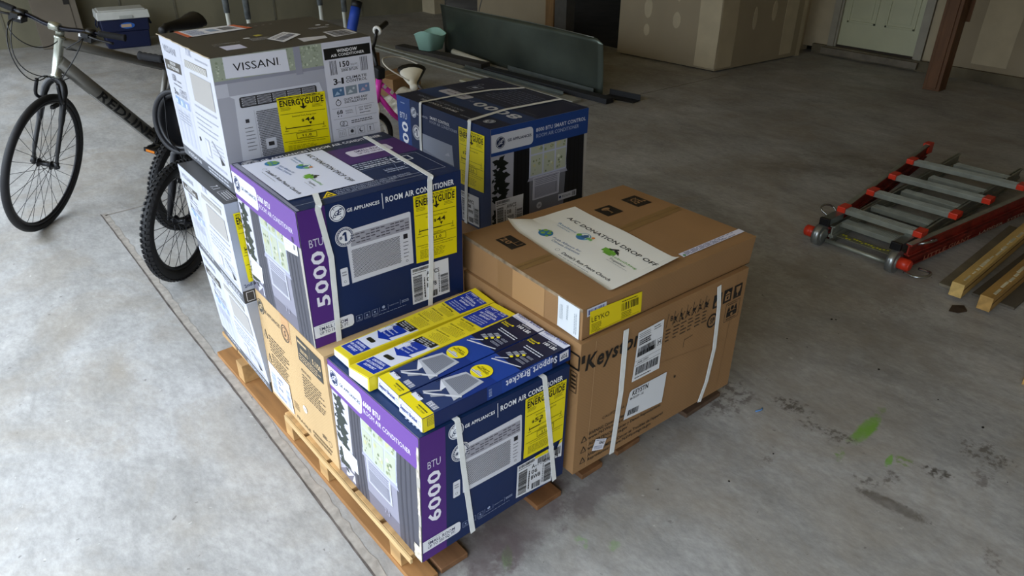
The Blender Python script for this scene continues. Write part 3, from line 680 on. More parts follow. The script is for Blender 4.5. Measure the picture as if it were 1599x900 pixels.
def ge_top(c):
    c.rect(0, 0, 1, 1, '#14284e', 0); c.rect(0, .845, 1, 1, '#0e1e3c', 1); c.rect(0, .50, 1, .832, '#472566', 1); c.rect(0, .832, 1, .845, '#14284e', 2)
    c.text('GE APPLIANCES', (.15, .912), (.44, .912), '#dadbe4', 4, h=.0150, bold=2); c.rect(.455, .88, .459, .975, '#dadbe4', 4); c.text('ROOM AIR CONDITIONER', (.475, .905), (.945, .905), '#dadbe4', 4, h=.020, bold=2)
    c.circ(.09, .93, .026, '#dadbe4', 4); ge_logo(c, .09, .93, .026, '#dadbe4', '#0e1e3c', L=4)
    c.rrect(.600, .615, .885, .740, .012, '#d9d3e4', 4); c.text('SMALL ROOM', (.655, .685), (.855, .685), '#3a2a5a', 5, h=.017, bold=1); c.text('UP TO 150 SQ. FT.', (.655, .640), (.865, .640), '#3a2a5a', 5, h=.012, bold=1)
    c.greek(.53, .36, .78, .49, 4, '#c7cddd', 4, seed=8, fill=.35); c.text('RESIDENTIAL USE', (.58, .39), (.72, .39), '#dfe3ee', 5, h=.008, bold=1); c.line((.53, .345), (.78, .345), .001, '#8c98b6', 4)
    c.greek(.64, .22, .78, .28, 2, '#9aa5c0', 4); c.line((.78, .48), (.70, .20), .001, '#8c98b6', 4); c.text('5,000', (.64, .27), (.70, .27), '#9aa5c0', 5, bold=0)
    c.frame(.76, .36, .88, .44, .004, '#d5d9e6', 4); c.rect(.79, .385, .84, .415, '#d5d9e6', 5); c.arc(.81, .30, .011, .002, '#d5d9e6', 4)
    for a, b in (((.80, .49), (.95, .46)), ((.95, .46), (.955, .10)), ((.955, .10), (.60, .13))): c.line(a, b, .0012, '#b5bdd2', 4)
    c.line((.02, .075), (.85, .075), .0011, '#b5bdd2', 4)
    c.text('NO FLAMMABLE REFRIGERANT USED. TO BE REPAIRED', (.27, .135), (.74, .135), '#aeb6cc', 5, h=.009, bold=0); c.text('ONLY BY TRAINED SERVICE PERSONNEL. DO NOT', (.27, .108), (.74, .108), '#aeb6cc', 5, h=.009, bold=0); c.text('PUNCTURE REFRIGERANT TUBING.', (.27, .083), (.62, .083), '#aeb6cc', 5, h=.008, bold=0)
    c.poly([(.180, .085), (.262, .085), (.240, .165)], '#e6c81a', 5); c.poly([(.20, .095), (.245, .095), (.235, .145)], '#191919', 6); c.poly([(.212, .102), (.236, .102), (.23, .13)], '#e6c81a', 7)
def sign_sheet(c, parent, lay, name='donation_sign', curl=None, pale='#e9e9f4'):
    """the printed donation notice; its canvas u runs along the lettering"""
    if curl:
        f0 = c.fn; c.fn = lambda u, v, off: f0(u, v, off + curl(u, v))
    H = c.H; c.rect(0, 0, 1, 1, pale, 0); t, res, cr, gl, fa, hd, re_, to, da = lay
    c.text('A/C DONATION DROP OFF', (t[0], t[2]), (t[1], t[2]), '#15151a', 2, h=H*.062, bold=1)
    c.text('Resilient', (res[0], res[2]), (res[1], res[2]), '#3f79a8', 2, h=H*.036, bold=0); c.text('FAIRFAX', (res[0]+.02, res[2]-.045), (res[1]-.03, res[2]-.045), '#6b8fb0', 2, h=H*.022, bold=0)
    u, v = cr; c.circ(u, v, H*.085, '#5a9ac0', 2); c.circ(u, v+.007, H*.068, '#e6efe9', 3); c.circ(u, v-.035, H*.050, '#3c7bb0', 4); c.circ(u-.035, v-.01, H*.030, '#69a84c', 5); c.poly([(u-.01, v-.025), (u+.03, v-.025), (u+.03, v+.035), (u+.01, v+.065), (u-.01, v+.035)], '#40648e', 5); c.circ(u+.06, v+.055, H*.02, '#e5913c', 5); c.poly([(u+.03, v-.015), (u+.08, v-.015), (u+.075, v+.025), (u+.035, v+.025)], '#7db96c', 5)
    u, v = gl; c.circ(u, v, H*.084, '#2f78a8', 2)
    for a, b, r in ((-.03, .05, .028), (.02, .03, .026), (-.012, -.03, .026), (.036, -.045, .02), (.0, .085, .020), (-.05, -.02, .018)): c.circ(u+a, v+b*.8, H*r, '#7fae4a', 3, n=12)
    c.text('Faith Alliance for', (fa[0], fa[2]), (fa[1], fa[2]+.035), '#3b5f92', 2, h=H*.036, bold=0); c.text('Climate Solutions', (fa[0]+.02, fa[2]-.05), (fa[1]+.02, fa[2]-.015), '#3b5f92', 2, h=H*.036, bold=0)
    u, v = hd
    for a, b in ((-.04, .0), (-.015, .02), (.01, .0), (.035, .015), (-.01, -.03), (.02, -.03)): c.poly([(u+a-.016, v+b-.045), (u+a+.02, v+b-.04), (u+a+.012, v+b+.035), (u+a-.02, v+b+.03)], '#6faa3c', 2)
    c.poly([(u, v+.08), (u+.05, v+.05), (u+.075, v+.0), (u+.02, v+.03)], '#2c2f30', 3); c.poly([(u-.03, v+.03), (u+.02, v+.10), (u+.035, v+.08), (u-.01, v+.02)], '#2c2f30', 3)
    c.text('Rebuilding', (re_[0], re_[2]), (re_[1], re_[2]+.01), '#69a83e', 2, h=H*.034, bold=0); c.text('Together', (to[0], to[2]), (to[1], to[2]), '#43484b', 2, h=H*.034, bold=0); c.greek(to[0], to[2]-.035, to[1]+.05, to[2]-.025, 1, '#8a8a8a', 2)
    c.text("Daniel's Run Peace Church", (da[0], da[2]), (da[1], da[2]+.01), '#1c1c22', 2, h=H*.044, bold=1); c.greek(da[0], da[2]-.045, da[0]+.3, da[2]-.033, 1, '#77777f', 2); c.arc(da[0]-.05, da[2]+.02, H*.026, H*.004, '#8d8d95', 2, n=16)
    return c.build(name, parent, 'white printed donation notice')
LAY_B = ((.05, .93, .755), (.07, .27, .585), (.34, .56), (.11, .31), (.20, .46, .335), (.61, .48), (.66, .86, .45), (.71, .85, .385), (.27, .93, .145))
LAY_L = ((.12, .965, .70), (.15, .33, .535), (.40, .555), (.22, .265), (.30, .55, .255), (.66, .55), (.70, .92, .49), (.72, .86, .435), (.49, .92, .115))

def carton_thing(key, name, label, bulge=None, seed=0, group=None):
    c = Carton(CORN[key], bulge, seed); b = sum((c.c[i] for i in range(4)), Vector()) / 4
    t = thing(name, label, 'box', tuple(b), group); return c, t
edge_tape = lambda c, t, fc, u0, v0, u1, v1, col='#b79a6c': c.canvas(fc).rect(u0, v0, u1, v1, col, 1)
G_ = 'window air conditioner boxes on the pallet'

# ---- A: the 6000 BTU box in the near corner
cA, tA = carton_thing('A', 'air_conditioner_box', 'navy and purple 6000 BTU room air conditioner box at the near corner of the pallet', {'front': .005, 'left': .006, 'top': 0}, 1)
ge_front(cA.canvas('front'), '6000', '250'); ge_left(cA.canvas('left'), '6000 BTU')
cc = cA.canvas('top'); cc.rect(0, 0, 1, 1, '#16305a', 0); cc.greek(.03, .02, .3, .2, 5, '#cdd4e6', 4)
cA.build('carton', tA, {'right': ink(NAVY), 'back': ink(NAVY)}, ink(NAVY))
energy(cA.canvas('front').sub((.664, .405), (.975, .372), (.978, .903), (.672, .903)), '52', tA, pointer=.36, cu=.16)
code_label(cA.canvas('front').sub((.628, .058), (.902, .012), (.906, .350), (.623, .366)), tA, ('AWCS', '06', 'BWB'))
q = cA.canvas('front').sub((.756, .275), (.972, .205), (.972, .372), (.752, .368), base=.0035)
q.poly([(0, .05), (1, 0), (1, 1), (.86, .78), (.8, .55), (.7, .55), (.45, .62), (.2, .86), (0, .86)], '#dfe1e6', 0); q.poly([(0, .70), (.5, .66), (.45, .92), (0, .98)], YEL, 1); q.poly([(.86, .78), (1, .85), (1, 1), (.9, .97)], YEL, 1)
q.bars(.10, .12, .72, .62, '#17171a', 2, 22, 11); q.bars(.74, .20, .97, .66, '#17171a', 2, 7, 12); q.text('43902874', (.30, .0), (.86, .02), '#17171a', 2, bold=1)
q.build('torn_label', tA, 'torn white and yellow barcode label')
q = cA.canvas('left').sub((.082, .165), (.275, .168), (.278, .305), (.062, .310)); q.rect(0, 0, 1, 1, '#e9e9ee', 0); q.greek(.1, .1, .9, .9, 9, '#9a9aa6', 1, fill=.3); q.build('notice_label', tA, 'small white notice label')
strap_over(cA, tA, [(.320, .0), (.305, .12), (.255, .6), (.222, .99)], [(.218, .004), (.205, .5), (.20, .99)])
strap_over(cA, tA, [(.925, .0), (.88, .35), (.838, .70), (.805, .99)], [(.803, .004), (.80, .5), (.80, .99)])
bm = bmesh.new()
for fc, u, pts in (('left', .985, [(.02, .30), (.40, .62), (.70, .93)]), ('left', .93, [(.0, .12)])):
    for v0, v1 in pts: 
        cv = cA.face(fc)[0]; w0 = .012
        vs = [cv.fn(u - w0*random.Random(k).uniform(.1, .7) if s_ else 1.001, v0 + (v1-v0)*k/8, .004) for s_ in (0, 1) for k in (range(9) if s_ == 0 else range(8, -1, -1))]
        bm.faces.new([bm.verts.new(p) for p in vs])
obj('scuffed_edge', bm, mat('#c9bfae', .8, noise=.3, scale=60), tA, label='worn bare cardboard edge')

# ---- C: plain tan box below B
cC, tC = carton_thing('C', 'air_conditioner_box', 'plain tan cardboard box with black print, under the purple 5000 BTU box', {'left': .004}, 2)
c = cC.canvas('left'); K = '#4d4338'
ge_logo(c, .062, .872, .027, '#4a4740', '#cdb38a', L=2); c.text('GE APPLIANCES', (.115, .850), (.368, .850), K, 3, h=.0125, bold=1)
c.rect(.400, .80, .525, 1, '#c0966a', 1); c.arc(.448, .853, .030, .004, K, 3); c.arc(.448, .853, .022, .002, K, 3); c.text('S', (.436, .83), (.460, .83), K, 4, h=.02, bold=1)
for i, v in enumerate((.625, .395)): c.poly([(.045, v-.03), (.105, v-.03), (.075, v+.055)], K, 2); c.poly([(.056, v-.022), (.094, v-.022), (.075, v+.035)], '#c9ae84', 3); c.text('!', (.072, v-.012), (.079, v-.012), K, 4, h=.012, bold=2)
c.greek(.125, .50, .44, .665, 6, K, 3, seed=5, fill=.32); c.greek(.125, .36, .44, .485, 5, K, 3, seed=6, fill=.32)
c.rect(.625, .742, .952, .945, '#3c3a36', 2); c.greek(.64, .90, .77, .925, 1, '#c9ae84', 3, fill=.8); c.text('5000 BTU', (.665, .835), (.775, .835), '#c9ae84', 3, h=.012, bold=2); c.text('5,1/50', (.83, .835), (.94, .835), '#c9ae84', 3, h=.018, bold=2); c.greek(.64, .755, .93, .815, 3, '#c9ae84', 3, seed=9, fill=.35); c.line((.80, .745), (.80, .94), .001, '#c9ae84', 3)
c.text('FEATURES', (.640, .655), (.770, .655), K, 3, h=.009, bold=1); c.greek(.64, .42, .93, .635, 9, K, 3, seed=12, fill=.32)
c.circ(.605, .272, .014, '#ece9e2', 3); c.text('QC', (.590, .262), (.622, .262), K, 4, bold=1)
c.greek(.42, .155, .50, .235, 4, '#8d7656', 3, fill=.4); c.text('FRAGILE', (.425, .055), (.625, .055), K, 3, h=.013, bold=1); c.greek(.67, .05, .94, .13, 2, '#7f6a4c', 3, seed=4, fill=.55); c.greek(.82, .17, .88, .21, 2, K, 3, fill=.6); c.arc(.92, .18, .011, .0015, K, 3)
TAN = corrugated('#c4a578')
cC.build('carton', tC, {}, TAN)
q = cC.canvas('left').sub((.035, .045), (.385, .055), (.387, .345), (.031, .348)); q.rect(0, 0, 1, 1, '#e9ebf3', 0)
q.rect(.06, .06, .94, .94, '#d5d9e9', 1); q.bars(.08, .1, .30, .75, '#8f98b8', 2, 14, 4, horiz=True); q.bars(.78, .1, .93, .7, '#8f98b8', 2, 12, 5, horiz=True); q.bars(.3, .08, .7, .2, '#8f98b8', 2, 12, 6); q.text('AWFS', (.40, .72), (.68, .72), '#3a3f55', 2, bold=1); q.text('05', (.40, .55), (.52, .55), '#3a3f55', 2, bold=1); q.text('BWB', (.40, .38), (.60, .38), '#3a3f55', 2, bold=1)
q.build('shipping_label', tC, 'white barcode label')

# ---- B: the 5000 BTU box on top of it
cB, tB = carton_thing('B', 'air_conditioner_box', 'navy and purple 5000 BTU room air conditioner box with a donation notice on its top', {'front': .003, 'left': .004, 'top': .002}, 3)
ge_front(cB.canvas('front'), '5000', '150'); ge_left(cB.canvas('left'), '5000 BTU'); ge_top(cB.canvas('top'))
cB.build('carton', tB, {}, ink(NAVY))
energy(cB.canvas('front').sub((.666, .388), (.955, .364), (.962, .893), (.671, .901)), '44', tB)
code_label(cB.canvas('front').sub((.627, .058), (.894, .049), (.890, .346), (.625, .358)), tB, ('AWCS', '05', 'BWB'))
q = cB.canvas('left').sub((.769, .655), (.948, .678), (.952, .905), (.745, .905)); q.rrect(0, 0, 1, 1, .02, '#e9e9ec', 0, corners=(0, 0, 1, 0)); q.rect(0, .88, .85, 1, '#d8372b', 1); q.greek(.08, .2, .60, .80, 8, '#9a9aa6', 1, fill=.25); q.rect(.12, .72, .8, .735, '#d8372b', 1); q.bars(.72, .15, .86, .30, '#2a2a2a', 2, 8, 3); q.bars(.70, .38, .86, .55, '#2a2a2a', 2, 8, 4); q.build('notice_label', tB, 'white label with a red head')
q = cB.canvas('left').sub((.030, .138), (.240, .150), (.262, .290), (.052, .308)); q.rect(0, 0, 1, 1, '#e9ecf0', 0); q.greek(.1, .1, .9, .9, 9, '#9aa0a6', 1, fill=.3); q.build('inspection_label', tB, 'small white label low on the left side')
sign_sheet(cB.canvas('top').sub((.029, .914), (.026, .175), (.519, .161), (.515, .877), base=.003, grid=8), tB, LAY_B, pale='#dee2f4')
strap_over(cB, tB, [(.133, .0), (.148, .64), (.110, .99)], [(.125, .004), (.172, .165)])
strap_over(cB, tB, [(.746, .0), (.766, .40), (.783, .99)], [(.80, .004), (.845, .95)])
q = cB.canvas('top').sub((.0, .0), (.018, .0), (.03, .98), (.0, .98), base=.0018); q.rect(0, 0, 1, 1, mat('#8d8fa0', .15, noise=.2), 0); q.build('clear_tape', tB, 'clear packing tape along the top edge')

# ---- Vissani boxes: D over G in the back left stack, E on top
VG = '#3d3c3c'
def vissani_left(c, flat=False, face='#c6c7d0'):  # pale inks: the glare on this brightly lit side is painted in
    c.rect(0, 0, 1, 1, face, 0); c.rect(0, 0, 1, .085 if not flat else .10, '#5a5c62', 1)
    c.text('VISSANI', (.10, .055 if flat else .03), (.40, .055 if flat else .03), '#d8d9de', 3, h=.012, bold=1); c.greek(.55, .015, .95, .075, 2, '#c5c7cf', 3, fill=.5)
    c.rect(.0, .10, .435, 1, '#c0c2cd', 1); c.line((.44, .11), (.44, .99), .0012, '#b7b9c8', 2)
    c.text('VISSANI', (.055, .885), (.33, .885), '#8a8c98', 3, h=c.H*.055, bold=0)
    c.poly([(.03, .735), (.385, .755), (.392, .838), (.03, .818)], '#443f38', 3); c.text('WINDOW', (.15, .795), (.28, .80), '#e6e6e6', 4, bold=1); c.text('AIR CONDITIONER', (.08, .758), (.34, .768), '#e6e6e6', 4, bold=1)
    c.text('150', (.14, .665), (.22, .668), '#55565e', 3, bold=1); c.greek(.24, .665, .33, .69, 1, '#77787f', 3); c.greek(.14, .63, .33, .65, 1, '#77787f', 3)
    c.text('3', (.11, .55), (.145, .55), '#44454c', 3, h=c.H*.05, bold=2); c.text('IN 1', (.155, .55), (.225, .55), '#44454c', 3, h=c.H*.03, bold=1); c.text('CLIMATE', (.25, .585), (.40, .588), '#77787f', 3, bold=0); c.text('CONTROL', (.25, .553), (.40, .556), '#77787f', 3, bold=0)
    for k, col in enumerate(('#7f9cc4', '#93a9c4', '#9aa6cc')): c.rect(.105+.105*k, .47, .198+.105*k, .535, col, 3); c.rect(.115+.105*k, .478, .15+.105*k, .515, '#c9d3e4', 4)
    for k in range(4): c.rect(.05+.09*k, .14, .10+.09*k, .44, '#b5b8c6', 2)
    c.greek(.10, .32, .36, .42, 4, '#9295a3', 3, fill=.3)
    c.text('7.1K', (.56, .945), (.66, .945), '#8f93a8', 3, bold=0); c.greek(.72, .93, .95, .955, 1, '#a9abb6', 3)
    c.poly([(.495, .845), (.90, .852), (.905, .908), (.50, .900)], '#847f76', 2)
    for k in range(5): c.rect(.505, .852+.010*k, .895, .856+.010*k, '#d8d7d4', 3)
    c.rect(.57, .605, .94, .820, '#a8a4a0', 3); c.greek(.54, .55, .96, .58, 1, '#abadb8', 3)
    c.greek(.52, .36, .96, .52, 4, '#a0a3ae', 3, seed=14, fill=.22, ragged=.5)
    c.frame(.62, .18, .70, .32, .0012, '#8a8c97', 3); c.rect(.635, .19, .685, .31, '#cfd0d8', 3); c.greek(.74, .22, .95, .34, 4, '#9fa1ac', 3, fill=.2)
    c.poly([(.76, .33), (.90, .22), (.90, .24), (.76, .345)], '#9a9ba3', 3); c.poly([(.86, .25), (.93, .20), (.875, .18)], '#2a2a2c', 4)
    c.greek(.55, .11, .95, .15, 1, '#b9bbc8', 3)
cG, tG = carton_thing('G', 'air_conditioner_box', 'white window air conditioner box lowest in the back left stack, standing on the pallet', {'left': .003}, 4, None)
vissani_left(cG.canvas('left'), True); c = cG.canvas('front'); c.rect(0, 0, 1, 1, '#9ea4b0', 0); c.rect(0, 0, 1, .12, VG, 1)
cG.build('carton', tG, {}, ink('#c9ccd6'))
cD, tD = carton_thing('D', 'air_conditioner_box', 'white window air conditioner box with dark grey top edge, middle of the back left stack', {'left': .003}, 5)
vissani_left(cD.canvas('left'), True)
c = cD.canvas('front'); c.rect(0, 0, 1, 1, '#a4abb9', 0); c.rect(0, 0, 1, .13, VG, 1); c.frame(.02, .02, .07, .11, .0016, '#e0e0e4', 2); c.text('2nd', (.02, .16), (.07, .17), '#26335a', 2, bold=1)
c = cD.canvas('top'); c.rect(0, 0, 1, 1, '#3a3a3b', 0); c.frame(.035, .05, .095, .24, .0016, '#c9cace', 2); c.greek(.045, .07, .09, .22, 3, '#c9cace', 2, vert=True); c.text('7.1', (.03, .37), (.03, .30), '#c9cace', 2, bold=1)
cD.build('carton', tD, {}, ink('#c9ccd6'))
energy(cD.canvas('front').sub((.050, .21), (.26, .20), (.255, .90), (.040, .90)), '44', tD)
cE, tE = carton_thing('E', 'air_conditioner_box', 'white and grey window air conditioner box with dark top, highest in the back left stack', {'left': .004, 'front': .003}, 6)
vissani_left(cE.canvas('left')); cE.canvas('left').circ(.512, .284, .0075, '#15151a', 5)
c = cE.canvas('front')
c.rect(0, 0, 1, 1, '#c3c4cf', 0); c.rect(0, .835, .665, 1, '#98a08f', 1)
rnd = random.Random(3)
for k in range(230): c.circ(rnd.uniform(.01, .65), rnd.uniform(.848, .992), rnd.uniform(.0015, .004), rnd.choice(('#a9b39c', '#8a9580', '#b9c0ad', '#7f8a74')), 2, n=6)
c.rect(0, .815, .70, .838, '#8b8c99', 2); c.rect(0, .0, .665, .815, '#a2a3ae', 1)
c.rect(.484, .80, .526, 1, '#8e8f9d', 3); c.rect(.147, .815, .168, .845, '#8e8f9d', 3); c.rect(0, .72, .07, .815, '#b9bac5', 2)
c.poly([(.067, .85), (.446, .838), (.441, .993), (.067, .998)], '#d3d4df', 4); c.text('VISSANI', (.118, .893), (.383, .893), '#15151a', 5, h=.0225, bold=0); c.circ(.392, .893, .0012, '#15151a', 5, n=6)
c.poly([(.066, .724), (.62, .722), (.655, .56), (.655, .0), (.075, .0), (.095, .70)], '#c6c8d2', 3)
c.rrect(.120, .628, .597, .706, .006, '#2b2a2c', 5)
for k in range(4):
    for q_ in range(5):
        a = .133 + q_*.0925; c.rrect(a, .640+.016*k, a+.082, .650+.016*k, .001, '#b9bac4', 6); c.rect(a+.004, .6425+.016*k, a+.078, .6475+.016*k, '#2b2a2c', 7)
c.dots(.205, .02, .42, .590, 30, 44, '#3f4048', 5, fill=1.0)
c.rrect(.235, .29, .30, .375, .004, '#c6c8d2', 6); c.rect(.25, .315, .285, .345, '#2b2a2c', 7)
c.line((.195, .0), (.195, .60), .001, '#9b9da8', 5); c.rect(.136, .515, .158, .542, '#33333a', 5)
for k in range(7): c.greek(.125, .30 + .028*k, .185, .318 + .028*k, 1, '#77787f', 5, seed=k, fill=.35)
c.rect(.665, .0, 1, .965, '#cdced9', 4)
c.rect(.674, .874, .988, .956, '#131313', 5); c.text('WINDOW', (.760, .918), (.898, .918), '#e4e4e6', 6, h=.0095, bold=2); c.text('AIR CONDITIONER', (.718, .890), (.944, .890), '#e4e4e6', 6, h=.0078, bold=1)
c.text('150', (.768, .808), (.834, .808), '#1c1c22', 5, h=.0165, bold=2); c.text('SQ.FT.', (.842, .808), (.893, .808), '#44454c', 5, h=.006, bold=0); c.line((.77, .797), (.895, .795), .0008, '#33343a', 5); c.text('5000 BTU/h', (.775, .772), (.887, .772), '#1c1c22', 5, h=.0078, bold=1)
c.bars(.700, .757, .748, .862, '#6c6d78', 5, 8, 21); c.bars(.908, .757, .962, .862, '#6c6d78', 5, 9, 22)
c.text('3', (.712, .683), (.740, .683), '#1c1c22', 5, h=.018, bold=2); c.text('IN', (.744, .690), (.762, .690), '#1c1c22', 5, h=.006, bold=1); c.text('1', (.766, .683), (.782, .683), '#1c1c22', 5, h=.018, bold=2)
c.text('CLIMATE', (.798, .710), (.944, .710), '#33343a', 5, h=.0085, bold=1); c.text('CONTROL', (.798, .683), (.944, .683), '#33343a', 5, h=.0085, bold=1)
for k, (cl, c2) in enumerate((('#4f6e90', '#9db4cc'), ('#7f8c97', '#b6bec6'), ('#6d84a8', '#b79fb0'))): a = .698 + .089*k; c.rect(a, .590, a+.078, .657, cl, 5); c.poly([(a+.01, .60), (a+.03, .63), (a+.05, .605)], c2, 6); c.circ(a+.055, .635, .004, c2, 6, n=8)
c.arc(.727, .540, .0095, .002, '#26262c', 5); c.rect(.723, .562, .731, .570, '#26262c', 5); c.line((.727, .54), (.732, .548), .0012, '#26262c', 6)
c.text('QUICK AND EASY', (.766, .550), (.934, .550), '#33343a', 5, h=.0070, bold=1); c.text('INSTALLATION', (.770, .527), (.924, .527), '#33343a', 5, h=.0070, bold=1)
c.line((.680, .500), (.975, .494), .0007, '#6c6d78', 5); c.line((.680, .415), (.985, .408), .0007, '#6c6d78', 5); c.line((.84, .425), (.84, .49), .0007, '#6c6d78', 5)
c.text('68', (.708, .452), (.748, .452), '#1c1c22', 5, h=.0125, bold=1); c.circ(.716, .436, .002, '#1c1c22', 5, n=6); c.circ(.736, .436, .002, '#1c1c22', 5, n=6); c.text('DIGITAL', (.768, .462), (.818, .462), '#44454c', 5, bold=0); c.text('CONTROL', (.768, .446), (.820, .446), '#44454c', 5, bold=0)
c.text('LOW ENERGY', (.86, .470), (.955, .470), '#55565e', 5, bold=0); c.text('22in - 36in W', (.865, .452), (.950, .452), '#33343a', 5, bold=1); c.greek(.865, .428, .945, .438, 1, '#55565e', 5)
c.arc(.735, .375, .008, .0015, '#33343a', 5); c.arc(.755, .37, .009, .0015, '#33343a', 5); c.line((.72, .35), (.775, .35), .0012, '#33343a', 5); c.greek(.80, .360, .955, .390, 2, '#44454c', 5, fill=.45); c.line((.69, .335), (.985, .328), .0007, '#6c6d78', 5)
for k in range(4): c.frame(.705+.067*k, .270, .752+.067*k, .322, .0008, '#55565e', 5)
for k in range(3): c.line((.715+.012*k, .28), (.715+.012*k, .312), .001, '#55565e', 6)
c.circ(.797, .300, .006, '#33343a', 6, n=10); c.circ(.862, .297, .0075, '#33343a', 6, n=14); c.circ(.867, .302, .0062, '#cdced9', 7, n=14); c.circ(.926, .305, .003, '#55565e', 6, n=8); c.rect(.923, .280, .929, .300, '#55565e', 6)
c = cE.canvas('top'); c.rect(0, 0, 1, 1, '#3b3936', 0)
c.text('SCAN TO REGISTER YOUR UNIT', (.135, .365), (.300, .355), '#c6c6c8', 3, h=.008, bold=0); c.greek(.13, .325, .17, .335, 1, '#b0b0b4', 3)
c.rect(.150, .155, .272, .293, '#c7c7dd', 2)
c.circ(.370, .45, .011, '#c9c9cc', 3); c.greek(.37, .33, .52, .42, 5, '#a5a5a9', 3, fill=.35, seed=5); c.poly([(.44, .47), (.49, .49), (.47, .53), (.43, .51)], '#b5a845', 3)
c.poly([(.612, .235), (.785, .205), (.765, .125), (.60, .10)], '#c3c3c9', 2)
c.poly([(.822, .330), (.990, .335), (.985, .148), (.812, .120)], '#c3c3c9', 2); c.bars(.835, .15, .965, .31, '#2d2c2b', 3, 18, 8)
c.greek(.80, .47, .93, .53, 2, '#a5a5a9', 3); c.circ(.90, .60, .010, '#c3c3c9', 3); c.circ(.95, .56, .007, '#a9a9ad', 3)
for k in range(4): c.circ(.52 + .05*k, .86, .006, '#9a9a9e', 3, n=8, ry=.003)
c.line((.02, .50), (.60, .50), .0012, '#2c2a28', 3)
cE.build('carton', tE, {}, ink('#c3c4cf'))
energy(cE.canvas('front').sub((.339, .20), (.640, .175), (.645, .651), (.336, .661)), '44', tE)
q = cE.canvas('top').sub((.099, .723), (.525, .792), (.47, 1.0), (.088, .99), base=.0018); q.rect(0, 0, 1, 1, '#d5d6dc', 0); q.rect(0, 0, .07, 1, '#c8633f', 1); q.rect(.90, 0, 1, 1, '#c8633f', 1)
q.greek(.10, .1, .38, .9, 6, '#7f90b4', 2, seed=3); q.rect(.42, .30, .56, .7, '#8899b0', 2); q.bars(.62, .25, .86, .75, '#3a3b40', 2, 18, 9); q.text('Scan', (.12, .4), (.2, .4), '#44506c', 3, bold=1); q.build('return_label', tE, 'white label with orange ends')
q = cE.canvas('top').sub((.50, .165), (.682, .345), (.625, .500), (.455, .335), base=.0018); q.rect(0, 0, 1, 1, '#d5d6dc', 0); q.bars(.1, .2, .9, .6, '#55565e', 1, 20, 10); q.greek(.1, .68, .9, .9, 2, '#8a8b92', 1); q.build('barcode_sticker', tE, 'white barcode sticker set askew')
bm = bmesh.new(); cv = cE.face('left')[0]; P = [cv.fn(1 - k/14, 1.004, .002 + .004*abs(math.sin(k*1.9))) for k in range(15)]; tube(bm, P, .0022, 6); obj('torn_edge', bm, mat('#b3a58e', .85, noise=.2), tE, label='frayed cardboard top edge')

# ---- K: the large brown carton, L: the flat one on it
BR = '#94714c'; BK = '#1d1916'
cK, tK = carton_thing('K', 'cardboard_box', 'large brown corrugated box with two white straps, front right on the pallet', {'front': .006}, 7)
c = cK.canvas('front')
c.text('Keystone', (.026, .800), (.362, .812), BK, 3, h=.050, bold=2, italic=.18)
c.rect(.005, .860, .022, .915, BK, 3)
c.text('CALIFORNIA PROP 65', (.141, .345), (.355, .345), BK, 3, h=.0105, bold=0)
for i, (a, v, t, u1) in enumerate([(.072, .268, 'WARNING: Cancer and Reproductive Harm', .375), (.072, .233, 'www.P65Warnings.ca.gov', .315), (.077, .180, 'ADVERTENCIA: Cancer y Danos Reproductivos', .50), (.072, .145, 'www.P65Warnings.ca.gov', .30), (.075, .088, 'AVERTISSEMENT: Cancer et Troubles de l\'appareil', .525), (.078, .050, 'Reproducteur - www.P65Warnings.ca.gov', .455)]):
    c.text(t, (a, v), (u1, v), BK, 3, h=.0118, bold=1)
for v in (.235, .148, .058): c.poly([(.032, v), (.064, v), (.048, v+.052)], BK, 3); c.poly([(.038, v+.006), (.058, v+.006), (.048, v+.038)], BR, 4); c.line((.048, v+.012), (.048, v+.026), .0012, BK, 5)
for k in range(3):
    a = (.772, .842, .914)[k]; c.rect(a, .795, a+.056, .900, BK, 3)
c.poly([(.925, .885), (.960, .885), (.954, .845), (.945, .830), (.945, .812), (.952, .808), (.933, .808), (.940, .812), (.940, .830), (.931, .845)], BR, 4)
c.poly([(.85, .86), (.89, .86), (.87, .885)], BR, 4); c.rect(.853, .812, .887, .852, BR, 4); c.rect(.864, .822, .876, .842, BK, 5)
c.poly([(.782, .83), (.80, .86), (.81, .84), (.82, .86), (.82, .81), (.785, .81)], BR, 4)
c.arc(.782, .700, .026, .006, BK, 3); c.text('SP', (.768, .680), (.798, .680), BK, 4, h=.020, bold=2)
c.frame(.872, .628, .972, .775, .0016, BK, 3); c.rect(.885, .66, .957, .70, BK, 3); c.poly([(.885, .70), (.895, .745), (.907, .71)], BK, 3); c.poly([(.935, .71), (.948, .75), (.957, .70)], BK, 3); c.circ(.921, .725, .008, BK, 3); c.circ(.921, .675, .006, BR, 4); c.greek(.885, .755, .957, .765, 1, BK, 3); c.greek(.885, .637, .957, .648, 1, BK, 3)
rnd = random.Random(12)
for k in range(7):
    u = .468 + .040*k; v = .875 + .006*(k % 2)
    c.line((u, .83), (u+.012, .93), .0018, BK, 3)
    if k != 0:
        for j in range(5): c.circ(u+.016+rnd.uniform(-.006, .008), v-.012+rnd.uniform(-.022, .02), rnd.uniform(.002, .0055), BK, 3, n=7)
        c.line((u+.004, v-.045), (u+.034, v+.02), .0022, BK, 3); c.line((u+.030, v-.045), (u+.006, v+.01), .0022, BK, 3)
c.text('B', (.493, .868), (.508, .868), BK, 3, h=.017, bold=1)
for k in range(6): c.greek(.470+.047*k, .715, .508+.047*k, .822, 4, '#3a3028', 3, seed=30+k, fill=.34, ragged=.5)
for a, b in (((.60, .66), (.655, .665)), ((.60, .66), (.598, .60))): c.line(a, b, .0018, BK, 3)
